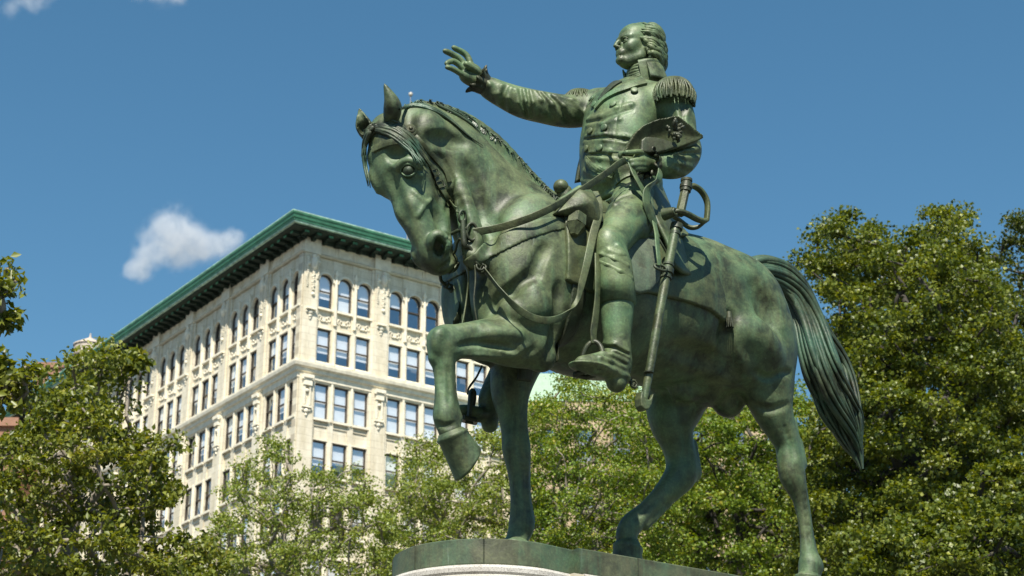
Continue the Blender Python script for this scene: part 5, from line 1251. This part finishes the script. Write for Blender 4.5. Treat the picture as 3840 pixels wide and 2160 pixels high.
for k in range(4):
    mb = MB(); a = k * pi / 2 + .6; mb.tube([(cos(a) * r_ * .8, sin(a) * r_ * .8, 0), (cos(a) * r_ * .8, sin(a) * r_ * .8, zt - 5)], [.25, .25], 6); mb.build('leg', M_FRAME, e)
# ground
def sheet_plane(name, mat, s, z): mb = MB(); mb.poly([(-s, -s, z), (s, -s, z), (s, s, z), (-s, s, z)]); return tag(mb.build(name, mat), kind='structure')
sheet_plane('ground', plain('paving', (.07, .068, .062), .85, .15, .5), 4000, 0)

c = at(1033, 243, 112); e = empty('flagpole', (c[0], c[1], 42.0 + EYE), 0, 'rooftop flagpole whose small ball tip shows just behind the ears of the horse', 'flagpole')
hp_ = c[2] - 42.0 - EYE; mb = MB(); mb.tube([(0, 0, 0), (0, 0, hp_)], [.06, .03], 8); mb.build('pole', plain('pole_paint', (.25, .25, .24), .5), e)
mb = MB(); mb.tube([(0, 0, hp_ + .17 * (1 - cos(t))) for t in np.linspace(0, pi, 9)], [max(.01, .15 * sin(t)) for t in np.linspace(0, pi, 9)], 12); mb.build('ball', plain('ball_paint', (.45, .42, .36), .4), e)
# ================================================================ trees
def leafmat(name, cols, trans=.32, rough=.42):
    m, nt, bs, out = newmat(name); at_ = nd(nt, 'ShaderNodeAttribute', attribute_name='rnd')
    n = len(cols); rp = ramp(nt, at_.outputs['Fac'], [(i / (n - 1), c) for i, c in enumerate(cols)])
    nt.links.new(rp.outputs[0], bs.inputs['Base Color']); bs.inputs['Roughness'].default_value = rough; bs.inputs['Specular IOR Level'].default_value = .45
    tl = nd(nt, 'ShaderNodeBsdfTranslucent'); hs_ = nd(nt, 'ShaderNodeHueSaturation', {'Color': rp.outputs[0], 'Hue': .485, 'Saturation': 1.15, 'Value': 1.4}); nt.links.new(hs_.outputs[0], tl.inputs[0])
    mx = nd(nt, 'ShaderNodeMixShader', {0: trans, 1: bs.outputs[0], 2: tl.outputs[0]}); nt.links.new(mx.outputs[0], out.inputs[0]); return m
L_LEFT = leafmat('leaves_left', [(.065, .090, .014), (.14, .17, .024), (.21, .235, .036), (.33, .31, .06)])
L_MID = leafmat('leaves_mid', [(.11, .155, .026), (.19, .25, .040), (.26, .31, .055), (.32, .30, .07)])
L_YEL = leafmat('leaves_yellow', [(.09, .15, .020), (.16, .245, .032), (.25, .325, .042), (.40, .34, .06)])
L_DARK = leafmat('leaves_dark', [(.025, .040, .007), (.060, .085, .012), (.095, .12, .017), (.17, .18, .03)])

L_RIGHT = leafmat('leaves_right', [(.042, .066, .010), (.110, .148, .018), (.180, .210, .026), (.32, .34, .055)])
M_BARK = plain('bark', (.22, .19, .15), .9, .3, 6, .4); M_BARKD = plain('bark_dark', (.05, .044, .036), .9, .3, 6, .4)

def in_poly(px, x, y):
    c = np.zeros(len(x), bool); n = len(px)
    for i in range(n):
        (x0, y0), (x1, y1) = px[i], px[i - 1]
        m = ((y0 > y) != (y1 > y)) & (x < (x1 - x0) * (y - y0) / (y1 - y0 + 1e-9) + x0); c ^= m
    return c

def pedge(px, x, y):
    d = np.full(len(x), 1e9); n = len(px)
    for i in range(n):
        a = np.array(px[i], float); b = np.array(px[i - 1], float); e = b - a; t = np.clip(((x - a[0]) * e[0] + (y - a[1]) * e[1]) / (e @ e), 0, 1)
        d = np.minimum(d, np.hypot(x - a[0] - e[0] * t, y - a[1] - e[1] * t))
    return d

def leaves_mesh(name, Cn, size, mat, parent, g, star=False, droop=.35, rnd=None):
    """Cn leaf base points; folded blades"""
    n = len(Cn); d = g.normal(size=(n, 3)); d[:, 2] -= droop; d /= np.linalg.norm(d, axis=1)[:, None]
    up = g.normal(size=(n, 3)) * .7 + [0, 0, 1.0]; s = np.cross(d, up); s /= np.linalg.norm(s, axis=1)[:, None] + 1e-9; nn = np.cross(s, d)
    L = size * g.uniform(.6, 1.25, n)[:, None]; w_ = L * (.34 if not star else .5)
    base = Cn; tip = Cn + d * L - nn * L * .18; mid = Cn + d * L * .45
    a = mid + s * w_ + nn * L * .10; b = mid - s * w_ + nn * L * .10
    V = np.stack([base, a, tip, b], 1).reshape(-1, 3); i = np.arange(n)[:, None] * 4
    Fc = np.concatenate([i + [0, 1, 2], i + [0, 2, 3]], 1).reshape(-1, 3)
    if star:   # lobed: two extra side points
        p = Cn + d * L * .75 + s * w_ * 1.15; q = Cn + d * L * .75 - s * w_ * 1.15; m2 = Cn + d * L * .35
        V = np.vstack([V, np.stack([m2, p, mid + d * L * .1, q], 1).reshape(-1, 3)]); j = i + 4 * n
        Fc = np.vstack([Fc, np.concatenate([j + [0, 1, 2], j + [0, 2, 3]], 1).reshape(-1, 3)])
    o = mesh_np(name, V, Fc, mat, parent, smooth=False)
    r_ = (rnd if rnd is not None else g.random(n)).astype(np.float32); r_ = np.repeat(r_, 2)
    if star: r_ = np.concatenate([r_, r_])
    at_ = o.data.attributes.new('rnd', 'FLOAT', 'FACE')
    if len(at_.data) == len(r_): at_.data.foreach_set('value', r_)
    return o

def tree(name, px, dist, thick, nclump, rc, nleaf, size, leaf, bark, label, seed, trunk_px, rt=.16, group=None, star=False, inner=.55, depth0=0, holes=.0, hollow=None):
    g = np.random.default_rng(seed); px = [tuple(map(float, q)) for q in px]; A = np.array(px)
    pts = []
    while len(pts) < nclump:
        x = g.uniform(A[:, 0].min(), A[:, 0].max(), 400); y = g.uniform(A[:, 1].min(), A[:, 1].max(), 400); ok = in_poly(px, x, y); x, y = x[ok], y[ok]; e = pedge(px, x, y)
        for a, b, c in zip(x, y, e):
            if hollow and sin(a * hollow[0] + seed) * sin(b * hollow[0] * 1.3 + 1.7 * seed) > hollow[1]: continue
            dd = thick * min(1, (c / 110) ** .5) * g.uniform(-1, 1) ; pts.append((a, b, dd))
    pts = np.array(pts[:nclump]); W_ = np.array([at(a, b, dist + c + depth0) for a, b, c in pts])
    base = at(trunk_px, 1400, dist); base[2] = 0; e = empty(name, base, 0, label, 'tree', group)
    Q = W_ - base; zlo = max(1.5, Q[:, 2].min() * .55); top = Q[:, 2].max()
    # skeleton: every clump joins the nearest node nearer the root
    nodes = [np.array([0, 0, 0.]), np.array([.05, 0, zlo * .5]), np.array([0, .05, zlo])]
    k = 5; zz = np.linspace(zlo, zlo + (np.median(Q[:, 2]) - zlo) * 1.0, k + 1)[1:]; cx, cy = np.median(Q[:, 0]), np.median(Q[:, 1])
    for i, z in enumerate(zz): nodes.append(np.array([cx * (i + 1) / k * .9 + g.normal() * .12, cy * (i + 1) / k + g.normal() * .12, z]))
    par = list(range(-1, len(nodes) - 1)); nt0 = len(nodes)
    order = np.argsort(np.linalg.norm(Q - nodes[-1], axis=1)); N = np.array(nodes); N = list(N)
    for i in order:
        M_ = np.array(N); d = np.linalg.norm(M_ - Q[i], axis=1) + .35 * np.maximum(0, M_[:, 2] - Q[i][2]); d[0] += 50; d[1] += 20; j = int(d.argmin())
        par.append(j); N.append(Q[i])
    N = np.array(N); w_ = np.zeros(len(N)); w_[nt0:] = 1
    for i in range(len(N) - 1, 0, -1): w_[par[i]] += w_[i]
    rad = rt * (w_ / w_[0]) ** .42; rad = np.maximum(rad, .008)
    for nm, sel in (('trunk', range(1, nt0)), ('branches', range(nt0, len(N)))):
        Vs = []; Fs = []; b = 0
        for i in sel:
            p0, p1 = N[par[i]], N[i]; L_ = np.linalg.norm(p1 - p0)
            if L_ < .02: continue
            m1 = (p0 + p1) / 2 + g.normal(size=3) * L_ * .07 + [0, 0, L_ * .05]; pts3 = spline([p0, m1, p1], 3); V, Fq = tube_np(pts3, np.linspace(min(rad[par[i]], rad[i] * 1.6), rad[i], len(pts3)), 6); Vs.append(V); Fs.append(Fq + b); b += len(V)
        if Vs: mesh_np(nm, np.vstack(Vs), np.vstack(Fs), bark, e)
    # leaves
    cs = []; rn = []
    for i in range(len(Q)):
        m = int(nleaf * g.uniform(.5, 1.4)); dirs = g.normal(size=(m, 3)); dirs /= np.linalg.norm(dirs, axis=1)[:, None]; r_ = rc * g.uniform(.6, 1.3) * g.random(m)[:, None] ** inner; dirs[:, 2] = np.where(dirs[:, 2] < 0, dirs[:, 2] * .5, dirs[:, 2])
        cs.append(Q[i] + dirs * r_ * [1, 1, .66]); rn.append(np.clip(g.normal(.42 + g.normal() * .10, .22, m), 0, 1))
    leaves_mesh('crown', np.vstack(cs), size, leaf, e, g, star, rnd=np.concatenate(rn))
    return e
GT = 'trees round the square'
tree('leafy_tree', [(-140, 1560), (-140, 1150), (0, 1120), (60, 1085), (70, 1010), (100, 965), (130, 920), (170, 893), (215, 878), (262, 860), (296, 850), (318, 890), (300, 940), (322, 975), (330, 1010), (300, 1050), (335, 1095), (400, 1100), (440, 1100), (470, 1112), (466, 1150), (436, 1185), (446, 1235), (420, 1270), (396, 1320), (470, 1350), (520, 1385), (560, 1420), (540, 1560)],
     26, 2.6, 430, .30, 95, .090, L_LEFT, M_BARK, 'bushy tree with yellow green leaves at the lower left in front of the cream building', 1, 150, .16, None, hollow=(.045, .52))
tree('leafy_tree', [(330, 892), (352, 890), (362, 912), (350, 930), (330, 925)], 26, .3, 9, .16, 30, .12, L_LEFT, M_BARK, 'thin sapling shoot with a tuft of leaves above the left tree', 31, 300, .03)
tree('leafy_tree', [(-200, 640), (-60, 640), (10, 676), (24, 674), (44, 716), (44, 770), (36, 812), (0, 824), (-200, 880)], 20, .8, 60, .20, 45, .11, L_LEFT, M_BARK, 'tree at the left edge whose leafy branch hangs into the sky', 2, -160, .14)
tree('leafy_tree', [(-200, 880), (-20, 885), (22, 905), (50, 930), (90, 905), (128, 900), (100, 935), (72, 985), (40, 1025), (10, 1050), (-200, 1060)], 22, .8, 75, .20, 34, .11, L_LEFT, M_BARK, 'tree at the left edge with a low twiggy branch of small dark leaves', 3, -170, .12)
tree('slender_tree', [(430, 1560), (470, 1400), (520, 1350), (560, 1290), (548, 1215), (580, 1180), (620, 1160), (648, 1105), (678, 1092), (716, 1125), (745, 1190), (790, 1180), (824, 1190), (850, 1215), (880, 1180), (916, 1200), (940, 1260), (985, 1300), (1010, 1560)],
     42, 3.0, 400, .40, 85, .078, L_MID, M_BARK, 'slender airy tree with feathery leaves before the corner of the cream building', 4, 690, .15, None, hollow=(.05, .45))
tree('slender_tree', [(945, 1560), (958, 1340), (985, 1250), (1002, 1160), (1050, 1112), (1090, 1108), (1130, 1130), (1180, 1075), (1240, 1070), (1290, 1060), (1370, 1040), (1380, 1560)],
     47, 3.2, 420, .48, 110, .082, L_MID, M_BARK, 'light green tree behind the raised front leg of the horse', 5, 1130, .16, None, hollow=(.05, .72))
tree('slender_tree', [(1320, 1560), (1335, 1030), (1372, 975), (1400, 935), (1450, 920), (1520, 925), (1580, 940), (1640, 985), (1690, 1050), (1700, 1560)],
     45, 3.0, 520, .48, 125, .080, L_YEL, M_BARK, 'yellow green tree under the belly of the horse', 6, 1500, .16, None, hollow=(.05, .66))
tree('dense_tree', [(1600, 1560), (1620, 1080), (1700, 985), (1790, 950), (1880, 955), (1970, 960), (2060, 1020), (2080, 1560)],
     50, 3.5, 500, .50, 140, .085, L_YEL, M_BARKD, 'mottled green tree with a few rusty leaves between the hind legs', 7, 1850, .18, None, True, hollow=(.05, .80))
tree('dense_tree', [(1985, 1560), (2010, 1200), (2060, 1000), (2085, 880), (2075, 800), (2040, 740), (2022, 690), (2020, 640), (2052, 612), (2050, 575), (2105, 545), (2120, 522), (2160, 518), (2196, 545), (2215, 590), (2262, 612), (2290, 596), (2282, 545), (2330, 540), (2345, 520), (2400, 512), (2420, 560), (2440, 580), (2480, 600), (2520, 640), (2560, 760), (2600, 1560)],
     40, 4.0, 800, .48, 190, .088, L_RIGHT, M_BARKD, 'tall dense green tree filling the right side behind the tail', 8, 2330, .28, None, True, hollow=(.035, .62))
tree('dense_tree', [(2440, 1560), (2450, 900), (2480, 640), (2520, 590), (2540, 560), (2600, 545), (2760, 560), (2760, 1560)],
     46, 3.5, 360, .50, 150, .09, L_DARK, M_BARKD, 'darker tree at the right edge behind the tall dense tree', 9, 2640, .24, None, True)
tree('dense_tree', [(2120, 1560), (2140, 1420), (2180, 1330), (2240, 1290), (2300, 1330), (2360, 1270), (2430, 1200), (2500, 1180), (2640, 1150), (2640, 1560)],
     30, 2.0, 230, .34, 140, .08, L_RIGHT, M_BARKD, 'low leafy tree at the lower right nearest the plinth', 10, 2400, .14, None, True)
tree('dense_tree', [(1380, 1560), (1400, 1250), (1500, 1180), (1700, 1150), (1900, 1130), (2100, 1150), (2300, 1100), (2500, 1100), (2760, 1050), (2760, 1560)],
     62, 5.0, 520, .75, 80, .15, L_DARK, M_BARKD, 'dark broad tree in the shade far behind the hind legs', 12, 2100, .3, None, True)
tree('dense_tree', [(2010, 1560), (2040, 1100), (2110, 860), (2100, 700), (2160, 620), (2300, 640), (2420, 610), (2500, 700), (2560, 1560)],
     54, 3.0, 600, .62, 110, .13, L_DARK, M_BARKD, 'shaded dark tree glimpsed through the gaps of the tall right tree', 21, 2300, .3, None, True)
# unseen belt of leaves added behind the camera to cut the horizon fill light
g = np.random.default_rng(40); cs = []
for i in range(420):
    a = R(g.uniform(105, 255)); d_ = g.uniform(42, 56); cs.append(np.array([sin(a) * d_, cos(a) * d_, g.uniform(1, 16)]) + g.normal(size=(70, 3)) * [2.0, 2.0, 1.5])
tag(leaves_mesh('light_block_leaves', np.vstack(cs), 1.3, L_DARK, None, g), 'unseen dark leaf belt added behind the camera to block fill light', None, None, 'stuff')
# ================================================================ clouds: real volumes far beyond the roofs
def cloud(name, blobs, dist, label, dens=.06, nscale=5, thr=.42, seed=0.0):
    cs = [(at(x, y, dist), r * K / FOC * dist * 1.22) for x, y, r in blobs]; c0 = np.mean([c for c, r in cs], axis=0)
    lo = np.min([c - r * 1.15 for c, r in cs], 0) - c0; hi = np.max([c + r * 1.15 for c, r in cs], 0) - c0
    m = bpy.data.materials.new(name + '_vapour'); m.use_nodes = True; nt = m.node_tree; nt.nodes.clear(); out = nt.nodes.new('ShaderNodeOutputMaterial')
    v = nd(nt, 'ShaderNodeTexCoord').outputs['Object']; ns = nd(nt, 'ShaderNodeTexNoise', {'Vector': v, 'Scale': nscale / (hi[0] - lo[0]) , 'Detail': 7, 'Roughness': .66, 'Distortion': .3, 'W': seed}, noise_dimensions='4D')
    tot = None
    for c, r in cs:
        q = nd(nt, 'ShaderNodeVectorMath', {0: v, 1: tuple(c - c0)}, operation='DISTANCE'); g_ = nd(nt, 'ShaderNodeMapRange', {'Value': q.outputs['Value'], 'From Min': 0, 'From Max': r * 1.15, 'To Min': 1, 'To Max': 0}, interpolation_type='SMOOTHSTEP')
        tot = g_.outputs[0] if tot is None else nd(nt, 'ShaderNodeMath', {0: tot, 1: g_.outputs[0]}, operation='ADD').outputs[0]
    a = nd(nt, 'ShaderNodeMath', {0: tot, 1: 1.0}, operation='MINIMUM').outputs[0]
    b = nd(nt, 'ShaderNodeMath', {0: ns.outputs[0], 1: .5}, operation='SUBTRACT').outputs[0]; b = nd(nt, 'ShaderNodeMath', {0: b, 1: 3.6}, operation='MULTIPLY').outputs[0]
    d = nd(nt, 'ShaderNodeMath', {0: a, 1: b}, operation='ADD').outputs[0]; d = nd(nt, 'ShaderNodeMath', {0: d, 1: thr}, operation='SUBTRACT').outputs[0]
    d = nd(nt, 'ShaderNodeMath', {0: d, 1: 0.0}, operation='MAXIMUM').outputs[0]; d = nd(nt, 'ShaderNodeMath', {0: d, 1: a}, operation='MULTIPLY').outputs[0]; d = nd(nt, 'ShaderNodeMath', {0: d, 1: dens}, operation='MULTIPLY').outputs[0]
    pv = nd(nt, 'ShaderNodeVolumePrincipled', {'Color': (.97, .98, 1, 1), 'Density': d, 'Anisotropy': 0.0}); nt.links.new(pv.outputs[0], out.inputs['Volume'])
    mb = MB(); mb.box(lo[0], hi[0], lo[1], hi[1], lo[2], hi[2]); o = mb.build(name, m); o.location = c0; return tag(o, label, 'cloud')
cloud('cloud', [(430, 560, 62), (400, 610, 70), (470, 610, 70), (520, 620, 60), (570, 612, 45), (600, 590, 34), (360, 660, 50), (350, 690, 38), (440, 650, 50), (320, 680, 30)], 900, 'small white cumulus cloud in the blue sky above the left end of the cornice', .10, 7, .34, 5.1)
cloud('wispy_cloud', [(400, -14, 44), (345, -16, 36), (448, -8, 32)], 1100, 'thin white wisp of cloud at the top edge, right of the other wisp', .06, 4, .25, 7.7)
cloud('wispy_cloud', [(60, -5, 46), (110, -18, 46), (20, 25, 32), (85, 18, 30)], 1100, 'faint streaky cloud in the top left corner', .04, 5, .32, 11.3)
# ---------------------------------------------------------------- light, sky, camera
SUN_AZ = R(180 + 4); SUN_EL = R(54)       # azimuth clockwise from the viewing direction
w = bpy.data.worlds.new('World'); bpy.context.scene.world = w; w.use_nodes = True; nt = w.node_tree; nt.nodes.clear()
sky = nt.nodes.new('ShaderNodeTexSky'); sky.sky_type = 'NISHITA'; sky.sun_disc = False
sky.sun_elevation = SUN_EL; sky.sun_rotation = SUN_AZ; sky.air_density = 1.0; sky.dust_density = .3; sky.ozone_density = 1.5; sky.altitude = 0
bg = nt.nodes.new('ShaderNodeBackground'); bg.inputs[1].default_value = .079
hsv = nt.nodes.new('ShaderNodeHueSaturation'); hsv.inputs['Saturation'].default_value = 1.22; hsv.inputs['Hue'].default_value = .485; nt.links.new(sky.outputs[0], hsv.inputs['Color']); nt.links.new(hsv.outputs[0], bg.inputs[0]); nt.links.new(bg.outputs[0], nt.nodes.new('ShaderNodeOutputWorld').inputs[0])
sd = bpy.data.lights.new('sun', 'SUN'); sd.energy = 5.0; sd.angle = R(.5); sd.color = (1, .94, .83)
so = bpy.data.objects.new('sun', sd); link(so)
d = np.array([sin(SUN_AZ) * cos(SUN_EL), cos(SUN_AZ) * cos(SUN_EL), sin(SUN_EL)])
from mathutils import Vector
so.rotation_euler = Vector(d).to_track_quat('Z', 'Y').to_euler(); so.location = (0, 0, 60)
cd = bpy.data.cameras.new('camera'); cd.sensor_width = 36; cd.lens = FOC / 3840 * 36; cd.clip_end = 20000; cd.clip_start = .1
cd.dof.use_dof = True; cd.dof.focus_distance = 13.0; cd.dof.aperture_fstop = 5
co = bpy.data.objects.new('camera', cd); link(co); co.location = (0, 0, EYE); co.rotation_euler = (R(90) + PITCH, 0, 0)
sc = bpy.context.scene; sc.camera = co
sc.view_settings.view_transform = 'Standard'; sc.view_settings.look = 'None'; sc.view_settings.exposure = .7; sc.view_settings.gamma = 1
sc.cycles.volume_bounces = 1; sc.cycles.max_bounces = 6; sc.cycles.transparent_max_bounces = 12; sc.cycles.volume_step_rate = 2; sc.cycles.volume_max_steps = 128
